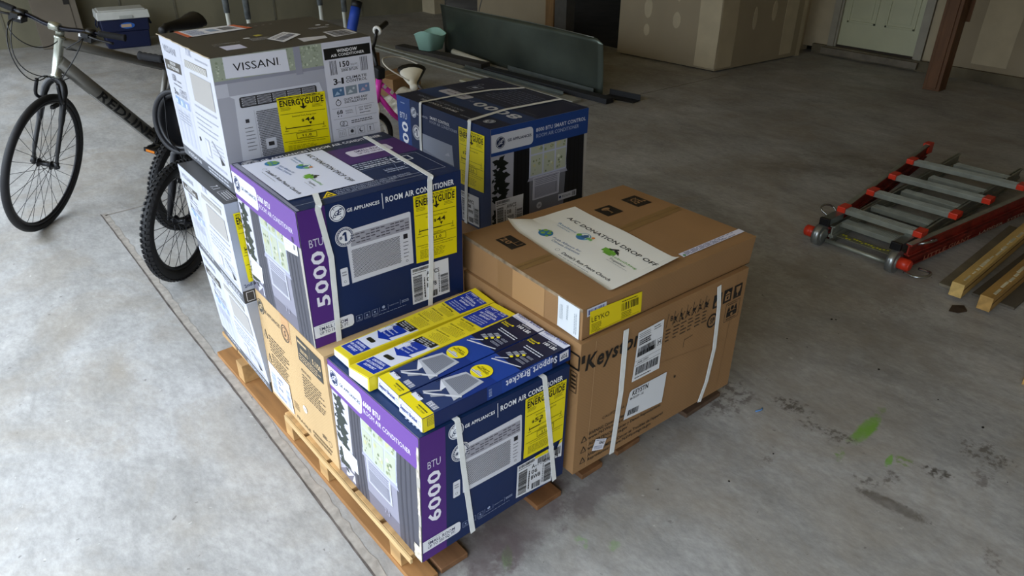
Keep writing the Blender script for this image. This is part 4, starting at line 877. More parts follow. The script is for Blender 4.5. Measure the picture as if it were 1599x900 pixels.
c.circ(.567, .385, .005, '#2a211a', 3, n=8); c.line((.34, .60), (.93, .47), .001, '#7d5d3c', 2); c.line((.905, .02), (.925, .98), .0015, '#7d5d3c', 2); c.line((.07, .02), (.075, .98), .002, '#a98761', 2)
c2 = cK.canvas('left'); c2.frame(.925, .815, .995, .915, .006, BK, 3); c2.frame(.940, .64, .985, .785, .002, BK, 3); c2.greek(.945, .66, .98, .77, 4, BK, 3)
KM = corrugated(BR)
cK.build('carton', tK, {}, KM)
q = cK.canvas('front').sub((.288, .536), (.450, .536), (.450, .912), (.302, .900)); q.rect(0, 0, 1, 1, '#dddfe2', 0); KI = '#1a1a1c'
q.greek(.05, .86, .5, .97, 3, KI, 2, seed=1, fill=.3); q.greek(.62, .88, .95, .97, 2, KI, 2, seed=2, fill=.3); q.greek(.08, .72, .55, .84, 3, KI, 2, seed=4, fill=.7)
q.bars(.06, .50, .74, .68, KI, 2, 26, 15); q.bars(.06, .50, .74, .59, KI, 3, 24, 16); q.frame(.80, .53, .97, .66, .0012, KI, 2); q.text('H', (.84, .555), (.93, .555), KI, 3, bold=2)
q.line((.02, .42), (.98, .42), .0008, KI, 2); q.text('(420) 22031', (.1, .36), (.5, .36), KI, 3, bold=1); q.line((.02, .33), (.98, .33), .001, KI, 2); q.bars(.08, .12, .92, .29, KI, 2, 30, 17); q.greek(.08, .04, .7, .08, 1, KI, 2); q.build('shipping_label', tK, 'tall white parcel label')
q = cK.canvas('front').sub((.268, .238), (.502, .214), (.506, .468), (.286, .468)); q.rrect(0, 0, 1, 1, .012, '#d9dce0', 0, corners=(0, 0, 0, 1)); q.text('KEYSTN', (.08, .80), (.50, .80), KI, 2, h=.0175, bold=2); q.text('867D239 - IG', (.05, .66), (.40, .66), KI, 2, h=.0085, bold=1); q.bars(.07, .10, .36, .30, KI, 2, 12, 18); q.build('customer_label', tK, 'wide white customer label')
q = cK.canvas('front').sub((.096, .120), (.160, .082), (.178, .160), (.114, .205)); q.rect(0, 0, 1, 1, '#dcdde6', 0); q.text('5843', (.42, .55), (.88, .55), '#15151a', 2, h=.010, bold=2); q.greek(.1, .85, .9, .93, 1, '#33487a', 2); q.greek(.1, .12, .85, .42, 3, '#33487a', 2, fill=.3); q.build('price_sticker', tK, 'small white sticker')
strap_over(cK, tK, [(.215, .0), (.228, .5), (.228, .97)], [], w_=.020)
strap_over(cK, tK, [(.782, .0), (.808, .17), (.824, .45), (.810, .80), (.790, .97)], [], w_=.018)
cL, tL = carton_thing('L', 'cardboard_box', 'flat brown cardboard box with a curling white donation notice, lying on the large brown box', {'front': .001}, 8)
c = cL.canvas('top')
c.rect(.592, .49, .995, .565, '#7b5d3b', 1) if False else c.poly([(.592, .47), (.99, .50), (.985, .575), (.592, .545)], '#86683f', 1)
c.poly([(0, .47), (.592, .47), (.592, .545), (0, .53)], '#86683f', 1); c.line((0, .505), (.99, .53), .0012, '#5d4427', 2)
c.rect(.645, .690, .745, .810, BK, 3); c.rect(.838, .684, .935, .826, BK, 3); c.rect(.078, .684, .158, .830, BK, 3)
c.circ(.695, .775, .018, BR, 4, n=16, ry=.010); c.rect(.655, .765, .735, .768, BK, 5); c.rect(.692, .715, .698, .77, BR, 4); c.rect(.682, .712, .698, .718, BR, 4)
for k in range(4): c.poly([(.86+.02*k-.006, .72), (.86+.02*k+.006, .72), (.86+.02*k, .75)], BR, 4)
c.arc(.886, .765, .016, .003, BR, 4); c.line((.86, .735), (.915, .795), .002, BR, 4); c.line((.915, .735), (.86, .795), .002, BR, 4)
c.text('20', (.095, .822), (.095, .745), BR, 4, h=.022, bold=2); c.rect(.118, .70, .152, .703, BR, 4); c.rect(.118, .735, .152, .738, BR, 4); c.rect(.118, .70, .121, .80, BR, 4)
for k in range(5): c.line((.30+.1*k, .02), (.31+.1*k, .44), .0008, '#7d5d3c', 2)
c = cL.canvas('front'); c.line((0, .02), (1, .02), .002, '#4b3520', 2)
c = cL.canvas('left'); c.rect(.46, .0, .72, 1, '#a98358', 1); c.rect(.33, 0, .46, 1, '#8d6b46', 1)
cL.build('carton', tL, {}, KM)
q = cL.canvas('front').sub((.035, .10), (.3065, .085), (.298, .80), (.030, .86)); q.rect(0, 0, 1, 1, '#e3cd12', 0); q.text('LEYKO', (.03, .52), (.36, .52), '#2a270c', 2, h=.0165, bold=0); q.greek(.03, .06, .22, .45, 6, '#33300f', 2, fill=.35); q.bars(.60, .45, .94, .80, '#17160a', 2, 12, 19); q.greek(.60, .1, .80, .40, 4, '#33300f', 2, fill=.35); q.greek(.60, .85, .92, .93, 1, '#33300f', 2); q.line((.1, .04), (.95, .09), .0008, '#33300f', 2); q.build('name_label', tL, 'yellow name label')
q = cL.canvas('front').sub((.018, .72), (.112, .75), (.112, .97), (.016, .97), base=.0014); q.rect(0, 0, 1, 1, '#cfd3e2', 0); q.bars(.05, .15, .95, .8, '#3b4a8c', 1, 16, 21); q.build('barcode_strip', tL, 'pale barcode strip at the corner')
q = cL.canvas('left').sub((.828, .05), (.985, .0), (.980, .97), (.826, .97)); q.fn = (lambda f0: (lambda u, v, off: f0(u, v, off + .004*max(0, .25-v))))(q.fn)
q.rect(0, 0, 1, 1, '#d6dbde', 0); q.greek(.08, .3, .25, .8, 3, '#7d858c', 2, vert=True, fill=.25); q.greek(.4, .4, .5, .9, 2, '#7d858c', 2, vert=True, fill=.3); q.greek(.75, .1, .9, .8, 2, '#7d858c', 2, vert=True, fill=.3); q.build('packing_slip', tL, 'white packing slip folded over the side')
q = cL.canvas('top').sub((.596, .070), (.998, .074), (1.0, .116), (.600, .112), base=.0014); q.rect(0, 0, 1, 1, '#d9d8e8', 0); q.greek(.06, .12, .94, .88, 4, '#3f4570', 1, seed=3, fill=.45, ragged=.35); q.circ(.035, .3, .005, '#3f8c4c', 2); q.build('paper_strip', tL, 'narrow white printed strip')
q = cL.canvas('left').sub((0, .90), (1, .90), (1, 1.0), (0, 1.0), base=.001); q.rect(0, 0, 1, 1, mat('#8c7a63', .18, noise=.35, scale=30, bump=.8), 0); q.build('clear_tape', tL, 'crinkled clear tape along the long edge')
cu_ = lambda u, v: .028*max(0, (.16-u)/.16)**2*max(0, (.35-v)/.35) + .0035*(1+math.sin(9*u+3*v))*.5*(.3+.7*abs(math.sin(4*v+1))) + .010*max(0, (u-.93)/.07)**2*v + .006*max(0, (.08-v)/.08)**2
sign_sheet(cL.canvas('top').sub((.152, .043+.878), (.195-.043, .043), (.562, .064), (.598, .909), base=.001, grid=14) if False else cL.canvas('top').sub((.195, .921), (.152, .043), (.562, .064), (.598, .909), base=.001, grid=34), tL, LAY_L, curl=cu_, pale='#ecebe4')

# ---- F: the 8000 BTU box behind, on a hidden brown carton
cF, tF = carton_thing('F', 'air_conditioner_box', 'dark blue 8000 BTU smart control air conditioner box at the back right of the stacks', {'left': .003, 'front': .003}, 9)
c = cF.canvas('left'); c.rect(0, 0, 1, 1, NAVY, 0); c.rect(0, 0, .160, 1, BLUE8, 1); c.text('BTU', (.034, .782), (.118, .782), '#cfd5e6', 5, h=.026, bold=0); c.text('8000', (.122, .30), (.122, .755), '#e1e3ea', 5, h=.046, bold=2); c.greek(.05, .93, .1, .95, 1, '#8fa0c8', 4)
ge_logo(c, .205, .887, .022, '#cfd3de', NAVY); c.text('GE APPLIANCES', (.240, .876), (.367, .876), '#b9bfd0', 5, h=.008, bold=1)
badge1(c, .231, .696, .032)
c.text('SMART CONTROL', (.392, .888), (.605, .888), '#d9dce6', 5, h=.0115, bold=2); c.text('ROOM AIR CONDITIONER', (.390, .850), (.684, .850), '#aab2c8', 5, h=.0115, bold=0)
c.poly([(.275, .10), (.64, .10), (.640, .53), (.627, .715), (.262, .712)], '#9aa2b6', 3)
c.poly([(.30, .12), (.62, .12), (.62, .50), (.30, .56)], '#848b9e', 4)
for k in range(10): c.rect(.275, .14+.042*k, .635, .148+.042*k, '#5d6377', 5)
c.poly([(.54, .59), (.60, .60), (.585, .63)], '#b5bccb', 4)
c = cF.canvas('front'); c.rect(0, 0, 1, 1, '#7f8088', 0); window_scene(c, 0, 1, 0, .765, wall='#6d6e76', pale='#a9aab6', cur='#111217', cur2='#08090c', plant='#131a17')
c.rect(0, .755, 1, 1, BLUE8, 8); c.rrect(.003, .787, .407, .948, .016, '#c9ccd6', 9, corners=(0, 1, 1, 0)); ge_logo(c, .088, .868, .0225, '#0d1f42', '#c9ccd6', L=10); c.text('GE APPLIANCES', (.156, .862), (.389, .862), '#0d1f42', 10, h=.010, bold=2)
c.text('8000 BTU SMART CONTROL', (.437, .888), (.970, .888), '#cdd3e2', 10, h=.0145, bold=1); c.text('ROOM AIR CONDITIONER', (.439, .832), (.895, .832), '#a9b6d4', 10, h=.0145, bold=0)
c.circ(.488, .16, .014, '#b9bac2', 9); c.text('GE', (.474, .150), (.503, .150), '#2a2b31', 10, bold=1)
c = cF.canvas('top'); c.rect(0, 0, 1, 1, '#15203c', 0); c.poly([(.13, .0), (.385, .0), (.51, 1), (.245, 1)], '#1e3766', 1) if False else c.rect(.205, 0, .455, 1, '#1c3868', 1)
c.rrect(.335, .615, .455, .905, .012, '#b9bccb', 3); c.text('MEDIUM ROOM', (.385, .86), (.385, .66), '#5a4a6a', 4, h=.011, bold=1); c.text('UP TO 350 SQ. FT.', (.43, .87), (.43, .66), '#5a4a6a', 4, h=.009, bold=1)
c.text('8000', (.372, .10), (.372, .50), '#c3c7d4', 4, h=.046, bold=2) if False else c.text('8000', (.400, .07), (.400, .50), '#c3c7d4', 4, h=.050, bold=2)
c.text('BTU', (.372, .53), (.372, .58), '#9aa3b9', 4, bold=0)
ge_logo(c, .116, .123, .024, '#b9bdc9', '#15203c'); c.text('SMART CONTROL', (.092, .40), (.092, .80), '#c3c7d4', 4, h=.016, bold=2); c.text('ROOM AIR CONDITIONER', (.150, .40), (.150, .90), '#8f98af', 4, h=.016, bold=0); c.text('GE APPLIANCES', (.06, .18), (.06, .34), '#9aa3b9', 4, h=.009, bold=1)
c.frame(.60, .775, .71, .86, .003, '#9ea5b8', 4); c.rect(.635, .80, .68, .84, '#9ea5b8', 4); c.arc(.76, .86, .012, .002, '#9ea5b8', 4)
c.greek(.55, .30, .90, .70, 8, '#6d768e', 4, seed=6, fill=.25, vert=True); c.line((.50, .05), (.50, .95), .0011, '#7c859d', 4); c.line((.95, .05), (.95, .95), .0011, '#7c859d', 4)
cF.build('carton', tF, {}, ink(NAVY))
energy(cF.canvas('left').sub((.704, .384), (.939, .393), (.951, .926), (.699, .924)), '72', tF, pointer=.40, right='12.0', cu=.16)
code_label(cF.canvas('left').sub((.712, .02), (.887, .025), (.889, .325), (.706, .318)), tF, ('AWCS', '08', 'WWB'))
code_label(cF.canvas('front').sub((.050, -.0), (.314, .0), (.320, .327), (.039, .331)), tF, ('AWCS', '08', 'WWB'))
q = cF.canvas('front').sub((.700, .140), (.905, .138), (.905, .204), (.698, .207)); q.rect(0, 0, 1, 1, '#c3c6d0', 0); q.circ(.1, .5, .006, '#1a2a5a', 1); q.greek(.2, .3, .7, .7, 2, '#33343a', 1, fill=.4); q.bars(.76, .15, .95, .85, '#1a1a1a', 1, 8, 5); q.build('model_label', tF, 'small white model label')
strap_over(cF, tF, [(.268, .0), (.280, .655), (.293, .99)], [(.01, .712), (.40, .715), (.70, .690), (.98, .60)], ff='left', w_=.016)
strap_over(cF, tF, [(.750, .0), (.770, .4), (.812, .99)], [(.01, .200), (.408, .255), (.985, .235)], ff='left', w_=.019)
cc = Carton([(.935, .89, .117), (1.43, .89, .117), (1.435, 1.52, .117), (.94, 1.52, .117), (.935, .89, .464), (1.43, .89, .464), (1.435, 1.52, .464), (.94, 1.52, .464)])
t = thing('cardboard_box', 'plain brown carton low on the pallet beneath the dark blue 8000 BTU box', 'box', (1.18, 1.2, .117)); cc.build('carton', t, {}, KM)

# ---- four long support boxes on the 6000 BTU box
def yellow_box(key, label, cost):
    C_, t = carton_thing(key, 'support_bracket_box', label, None, 0, None); c = C_.canvas('top'); Y2 = '#e3cf25'; WHT = '#d8dbe8'; BL = '#12329a'; KK = '#222212'
    c.rect(0, 0, 1, 1, Y2, 0)
    c.poly([(.035, .07), (.455, .07), (.405, .95), (.035, .95)], WHT, 1)
    c.rect(.036, .08, .142, .93, BL, 2)
    for i, (s_, a, b) in enumerate((('SUPPORT', .78, .26), ('AIR CONDITIONER', .88, .14), ('UNIVERSAL', .80, .22))): c.text(s_, (.060+.028*i - (0), a), (.060+.028*i, b), '#e3e6f4', 3, h=.0085, bold=2)
    c.rrect(.176, .36, .206, .76, .006, KK, 3)
    c.poly([(.232, .50), (.275, .96), (.275, .74), (.375, .80), (.395, .74), (.395, .22), (.37, .20), (.275, .26), (.275, .06)], BL, 3)
    for i in range(3): c.text(('Easy install', 'windows', 'Fits most')[i], (.285+.027*i, .72), (.285+.027*i, .34), '#dfe3f4', 4, h=.006, bold=1)
    c.circ(.335, .80, .012, WHT, 4); c.frame(.325, .70, .372, .93, .0012, '#6f7075', 4); c.greek(.33, .72, .368, .90, 4, '#55565c', 4, vert=False, fill=.3)
    c.poly([(.405, .13), (.455, .13), (.450, .88), (.385, .88)], '#17171c', 4)
    for i in range(3): c.text(('160 lbs', 'Holds up to', 'Model AC-160')[i], (.405+.017*i, .80), (.405+.017*i, .25), '#dfe0e4', 5, h=.005, bold=1)
    for j, (a, b) in enumerate(((.47, .56), (.57, .66), (.67, .735))):
        c.text(('Use with window units', 'Quick & easy setup', 'No drilling')[j], (b-.012, .90), (b-.012, .30), KK, 3, h=.006, bold=1); c.greek(a, .12, b-.020, .90, 7, '#4d4a20', 3, seed=j, fill=.22, vert=True)
    c.rect(.748, .07, .953, .95, BL, 2)
    for i, (s_, a, b) in enumerate((('SUPPORT', .72, .28), ('AIR CONDITIONER', .84, .16), ('UNIVERSAL', .76, .24))): c.text(s_, (.832+.026*i, a), (.832+.026*i, b), '#e3e6f4', 3, h=.0075, bold=2)
    for i in range(3): c.text(('FOR MOST UNITS', 'SAFER AND EASIER', 'MAKES INSTALLATION')[i], (.765+.020*i, .82), (.765+.020*i, .20), '#cfd5ee', 3, h=.0045, bold=1)
    c.frame(.905, .50, .945, .86, .001, '#dfe3f4', 3); c.text('TOP', (.932, .80), (.932, .56), '#dfe3f4', 4, h=.008, bold=2); c.text('MODEL', (.938, .40), (.938, .14), '#dfe3f4', 4, h=.006, bold=1); c.text('AC-160', (.918, .40), (.918, .14), '#dfe3f4', 4, h=.006, bold=1)
    l_ = C_.canvas('left'); l_.rect(0, 0, 1, 1, '#dcdde2', 0); l_.rect(0, .88, 1, 1, Y2, 1); l_.line((.1, .5), (.5, .2), .001, '#a9aab2', 2); l_.line((.5, .2), (.95, .3), .001, '#a9aab2', 2); l_.rect(.93, 0, 1, 1, Y2, 1)
    f_ = C_.canvas('front'); f_.rect(0, 0, 1, 1, Y2, 0)
    C_.build('carton', t, {}, ink(Y2)); return t
yellow_box('Y1', 'yellow and white support box farthest back on the near 6000 BTU box', 0)
yellow_box('Y2', 'yellow and white support box between another yellow box and the blue bracket boxes', 0)
def blue_box(key, label, front):
    C_, t = carton_thing(key, 'support_bracket_box', label, None, 0); c = C_.canvas('top'); Y2 = '#ecd91c'; BL = '#16337f'; DK = '#101836'
    c.rect(0, 0, 1, 1, BL, 0); c.rect(.63, 0, .95, 1, DK, 1); c.rect(.47, 0, .63, 1, '#1b3f94', 1); c.rect(.07, 0, .25, 1, '#2a3a66', 1)
    c.rect(0, 0, .068, 1, Y2, 2); c.text('AC-160', (.022, .45), (.022, .12), '#4d4a20', 4, h=.005, bold=0); c.greek(.035, .1, .05, .5, 1, '#4d4a20', 4, vert=True)
    c.rect(.058, .58, .088, .93, '#dfe1ea', 3); c.text('TOP', (.080, .86), (.080, .64), DK, 4, h=.009, bold=2); c.bars(.078, .08, .112, .42, '#dfe1ea', 3, 12, 2, horiz=True)
    # printed photograph: a window unit over its brackets
    c.poly([(.25, .96), (.395, .82), (.415, .20), (.20, .07)], '#b7bac4', 3); c.poly([(.19, .58), (.25, .96), (.235, .62)], '#dcdee6', 3); c.poly([(.26, .86), (.385, .74), (.398, .30), (.25, .18)], '#8e929e', 4)
    for k in range(16): a = k/15; c.line((.262+.122*a, .855-.115*a), (.252+.145*a, .185+.11*a), .0013, '#5f636f', 5)
    for k in range(8): c.rect(.22+.012*k, .93, .226+.012*k, .985, DK, 4)
    c.poly([(.12, .78), (.165, .55), (.255, .10), (.245, .05), (.15, .52), (.11, .76)], '#d3d5dc', 4); c.poly([(.12, .85), (.20, .60), (.20, .55), (.115, .78)], '#babcc6', 5); c.poly([(.13, .60), (.19, .38), (.19, .33), (.125, .52)], '#9da0ac', 5)
    c.circ(.462, .58, .030, Y2, 6, n=30, ry=.030); c.text('PARTS', (.478, .72), (.478, .42), '#2a2710', 7, h=.007, bold=1); c.text('INCLUDED', (.464, .80), (.464, .36), '#2a2710', 7, h=.006, bold=2)
    c.rrect(.424, .40, .440, .80, .003, '#d6d7dc', 7); c.rect(.438, .52, .452, .68, '#c3c4cb', 7); c.rect(.428, .42, .433, .78, '#8f9098', 8)
    for a, b in (((.578, .86), (.648, .08)), ((.60, .84), (.652, .60)), ((.618, .44), (.585, .82))): c.line(a, b, .004, '#d9dae2', 6)
    for k in range(3):
        c.poly([(.675+.032*k, .84-.09*k), (.70+.032*k, .80-.09*k), (.695+.032*k, .62-.09*k), (.668+.032*k, .66-.09*k)], '#9ea2ae', 4); c.line((.672+.032*k, .80-.09*k), (.697+.032*k, .66-.09*k), .003, '#5a5d66', 5); c.circ(.675+.030*k, .60-.08*k, .005, Y2, 6, n=10)
        c.greek(.672+.030*k, .14, .692+.030*k, .52-.06*k, 3, '#c9cede', 4, seed=k, fill=.3, vert=True)
    for i in range(2): c.greek(.785+.02*i, .10, .80+.02*i, .80, 1, '#dfe2ee', 4, seed=40+i, vert=True, ragged=.1)
    c.text('Support', (.870, .93), (.870, .66), Y2, 5, h=.007, bold=2); c.text('Bracket', (.850, .93), (.850, .66), Y2, 5, h=.007, bold=2); c.circ(.880, .62, .004, Y2, 5, n=10)
    c.text('SUPPORTS', (.930, .52), (.930, .20), '#e9eaf0', 5, h=.005, bold=1); c.text('160 LBS', (.895, .54), (.895, .10), '#f0f0f2', 5, h=.012, bold=2)
    c.rect(.950, 0, 1, 1, '#dadbe8', 3); c.text('Support Bracket', (.984, .95), (.984, .08), '#1a2a7c', 4, h=.010, bold=2, italic=.1); c.greek(.955, .5, .962, .95, 1, '#6a74a8', 4, vert=True)
    l_ = C_.canvas('left'); l_.rect(0, 0, 1, 1, '#d6d8e6', 0); l_.text('Support Bracket', (.05, .34), (.78, .34), '#1a2a7c', 2, h=.012, bold=2, italic=.1); l_.greek(.1, .74, .6, .80, 1, '#6a74a8', 2); l_.frame(.84, .3, .93, .62, .0008, '#55607f', 2); l_.rect(.97, 0, 1, 1, Y2, 1)
    f_ = C_.canvas('front'); f_.rect(0, 0, 1, 1, '#1a3a86', 0); f_.rect(.50, 0, 1, 1, '#1b3f92', 1); f_.rect(.86, 0, 1, 1, '#172448', 1); f_.rect(.07, 0, .40, 1, '#152658', 1); f_.rect(0, 0, .066, 1, Y2, 2)
    f_.text('Support Bracket', (.895, .80), (.525, .80), '#dfe3f2', 4, h=.0200, bold=2); f_.greek(.60, .84, .84, .92, 1, '#b9c3e0', 4)
    f_.poly([(.915, .26), (.983, .30), (.983, .86), (.915, .80)], '#d6d8e2', 3); f_.text('TOP', (.973, .68), (.925, .66), DK, 4, h=.012, bold=2); f_.frame(.025, .35, .068, .9, .001, '#33343a', 4); f_.greek(.03, .4, .065, .85, 4, '#33343a', 4, fill=.3)
    f_.bars(.41, .25, .43, .80, '#8fa0cc', 4, 8, 9, horiz=True)
    C_.build('carton', t, {'right': ink('#d9dae2')}, ink(BL)); return t
blue_box('S1', 'blue support bracket box lying between a yellow box and the front blue box', False)
blue_box('S2', 'blue support bracket box at the front edge, upside-down lettering on its side', True)

# ================================================================== BICYCLES
RUB = mat('#121214', .62, noise=.12, scale=30); ALU = mat('#b9bcc0', .3, 1.0, noise=.05); STEEL = mat('#8d9094', .32, 1.0, noise=.05); GUN = mat('#6a6862', .34, .45, noise=.05, scale=20); BLKP = mat('#101012', .4, noise=.05); BLKM = mat('#1a1a1d', .35, .4, noise=.05)
def wheel(parent, cen, a, b, R, tr, name='wheel', knobby=False, spokes=32, rimcol=None, hubw=.05):
    """cen centre; a forward unit, b up unit in the wheel's plane; R outer radius; tr tyre half-thickness"""
    cen, a, b = Vector(cen), Vector(a).normalized(), Vector(b).normalized(); b = (b - a*a.dot(b)).normalized(); ax = a.cross(b)
    bm = bmesh.new(); rr = R - 2*tr*.92
    # rim: box section hoop
    n = 64; prof = [(rr+.004, -.010), (rr+.004, .010), (rr-.010, .009), (rr-.018, .004), (rr-.018, -.004), (rr-.010, -.009)]
    rings = [[bm.verts.new(cen + (math.cos(2*math.pi*i/n)*a + math.sin(2*math.pi*i/n)*b)*p + ax*q) for p, q in prof] for i in range(n)]
    for i in range(n):
        for j in range(6):
            f = bm.faces.new((rings[i][j], rings[(i+1) % n][j], rings[(i+1) % n][(j+1) % 6], rings[i][(j+1) % 6])); f.smooth = True
    w_ = obj(name, bm, rimcol or BLKM, parent)
    bm = bmesh.new(); ring(bm, cen, a, b, R - tr, tr, 72, 12)
    if knobby:
        for i in range(64):
            t = 2*math.pi*i/64; d = math.cos(t)*a + math.sin(t)*b; tg = -math.sin(t)*a + math.cos(t)*b
            for q, da in ((-.62, 0), (0, .5), (.62, 0)):
                t2 = t + da*2*math.pi/64; d = math.cos(t2)*a + math.sin(t2)*b; tg = -math.sin(t2)*a + math.cos(t2)*b
                nrm = (d*math.cos(q) + ax*math.sin(q)); c0 = cen + d*(R - tr) + nrm*(tr + .0015)
                obox(bm, c0, tg*.0075, nrm.cross(tg)*.0065, nrm*.0045)
    obj('tire', bm, RUB, w_)
    bm = bmesh.new()
    for i in range(spokes):
        t = 2*math.pi*i/spokes; s_ = 1 if i % 2 else -1; t2 = t + (.55 if (i//2) % 2 else -.55)
        p = cen + ax*(s_*hubw*.62) + (math.cos(t2)*a + math.sin(t2)*b)*.020; q = cen + (math.cos(t)*a + math.sin(t)*b)*(rr - .014) + ax*s_*.002
        tube(bm, [p, q], .0013, 5)
    obj('spokes', bm, mat('#2b2c2f', .35, .6, noise=0), w_)
    bm = bmesh.new(); tube(bm, [cen - ax*hubw, cen - ax*hubw*.7, cen - ax*hubw*.68, cen - ax*hubw*.6, cen - ax*hubw*.58, cen + ax*hubw*.58, cen + ax*hubw*.6, cen + ax*hubw*.68, cen + ax*hubw*.7, cen + ax*hubw], [.008, .008, .024, .024, .013, .013, .024, .024, .008, .008], 16)
    tube(bm, [cen - ax*hubw*1.45, cen + ax*hubw*1.45], .0055, 10); tube(bm, [cen - ax*hubw*1.45, cen - ax*hubw*1.3], .010, 6); tube(bm, [cen + ax*hubw*1.45, cen + ax*hubw*1.3], .010, 6)
    obj('hub', bm, BLKM, w_); return w_

def bend(c, h, up, side, *o): return c + h*o[0] + up*o[1] + side*o[2]
# --- large grey bicycle, leaning, front wheel turned
hd, ln, Rw = .876, -.286, .375
c0 = Vector((-.289, 3.33, 0)); h = Vector((math.cos(hd), math.sin(hd), 0)); sd = Vector((-h.y, h.x, 0)); up = Vector((0, 0, math.cos(ln))) + sd*math.sin(ln); ax = h.cross(up)
b1 = thing('bicycle', 'large dark grey bicycle leaning at the left with black lettering on its down tube', 'bicycle', (.3, 3.6, 0))
cenw = c0 + up*Rw; wheel(b1, cenw, h, up, Rw, .0185, 'front_wheel', hubw=.05)
FK = lambda a, u, s=0: c0 + h*a + up*u + ax*s
bm = bmesh.new()
for s in (-1, 1):
    tube(bm, smoothpath([FK(.0, .375, s*.058), FK(.012, .46, s*.058), FK(.06, .62, s*.054), FK(.098, .755, s*.046), FK(.112, .80, s*.026), FK(.115, .815, 0)], 5), [.009]*5 + [.012]*5 + [.016]*5 + [.019]*5 + [.019]*5 + [.018], 12)
    tube(bm, [FK(.0, .365, s*.058), FK(.0, .40, s*.058)], .013, 10)
obj('fork', bm, mat('#2b2b2c', .3, .4, noise=.05), b1)
bm = bmesh.new()
for s in (-1, 1):      # cantilever brake arms and cable yoke
    tube(bm, smoothpath([FK(.085, .70, s*.052), FK(.040, .735, s*.062), FK(.030, .82, s*.050)], 4), .009, 8); obox(bm, FK(.03, .70, s*.036), h*.03, up*.008, ax*.008)
tube(bm, smoothpath([FK(.030, .82, -.05), FK(.03, .85, 0), FK(.030, .82, .05)], 4), .0025, 6)
obj('front_brake', bm, BLKM, b1)
hb, ht = FK(.115, .82), FK(.15, 1.03)
bm = bmesh.new(); tube(bm, [hb, hb.lerp(ht, .06), hb.lerp(ht, .08), hb.lerp(ht, .92), hb.lerp(ht, .94), ht], [.026, .026, .0225, .0225, .026, .026], 20); obj('head_tube', bm, mat('#b5b8ac', .25, .8, noise=.15, scale=20), b1)
BB = Vector((.4515, 3.6195, .27)); d = BB - hb; hf = Vector((d.x, d.y, 0)).normalized(); nn = (ht - hb).cross(d).normalized(); U = nn.cross(hf).normalized()
if U.z < 0: U = -U
hf = (hf - U*hf.dot(U)).normalized(); S = hf.cross(U)
F = lambda a, u, s=0: BB + hf*a + U*u + S*s
st = F(.14, .47); ra = F(.44, .09)
bm = bmesh.new()
tube(bm, [hb.lerp(ht, .40), F(0, 0)], [.037, .038], 20); tube(bm, [hb.lerp(ht, .86), F(.125, .43)], [.027, .022], 16); tube(bm, [F(0, 0), F(.155, .52)], .0165, 14)
tube(bm, [F(0, 0, -.038), F(0, 0, .038)], .024, 18)
for s in (-1, 1): tube(bm, smoothpath([F(.02, .0, s*.02), F(.15, .02, s*.045), ra + S*s*.062], 5), .010, 10); tube(bm, smoothpath([F(.135, .42, s*.012), F(.22, .33, s*.045), ra + S*s*.062], 5), .008, 10)
fr = obj('frame', bm, GUN, b1)
# lettering along the down tube
dt0, dt1 = hb.lerp(ht, .40), F(0, 0); tdir = (dt1 - dt0).normalized()
eye = Vector((-.681, -1.157, 1.694)); out = (eye - dt0.lerp(dt1, .6)); out = (out - tdir*out.dot(tdir)).normalized()
wv = out.cross(tdir).normalized()
if wv.z < 0: wv = -wv
def ontube(u, v, off, L0=.30, L1=.99, rad=.0377):
    c = dt0.lerp(dt1, L0 + (L1-L0)*u); ang = (v - .5)*1.9
    return c + (out*math.cos(ang) + wv*math.sin(ang))*(rad + off)
ll = (dt1-dt0).length*.69; up_ = 1
cv = Canvas(lambda u, v, off: ontube(u, v, off), ll, .068, base=.0008, grid=12)
bm = bmesh.new(); ms = []
c2 = Canvas(cv.fn, ll, .068, base=.0012, grid=16); c2.text('REDLINE', (.06, .16), (.88, .16), '#08080a', 2, h=.046, bold=2); c2.line((0, .0), (1, .0), .0030, '#d9dad6', 2)
c2.build('lettering', fr, 'black lettering on the down tube')
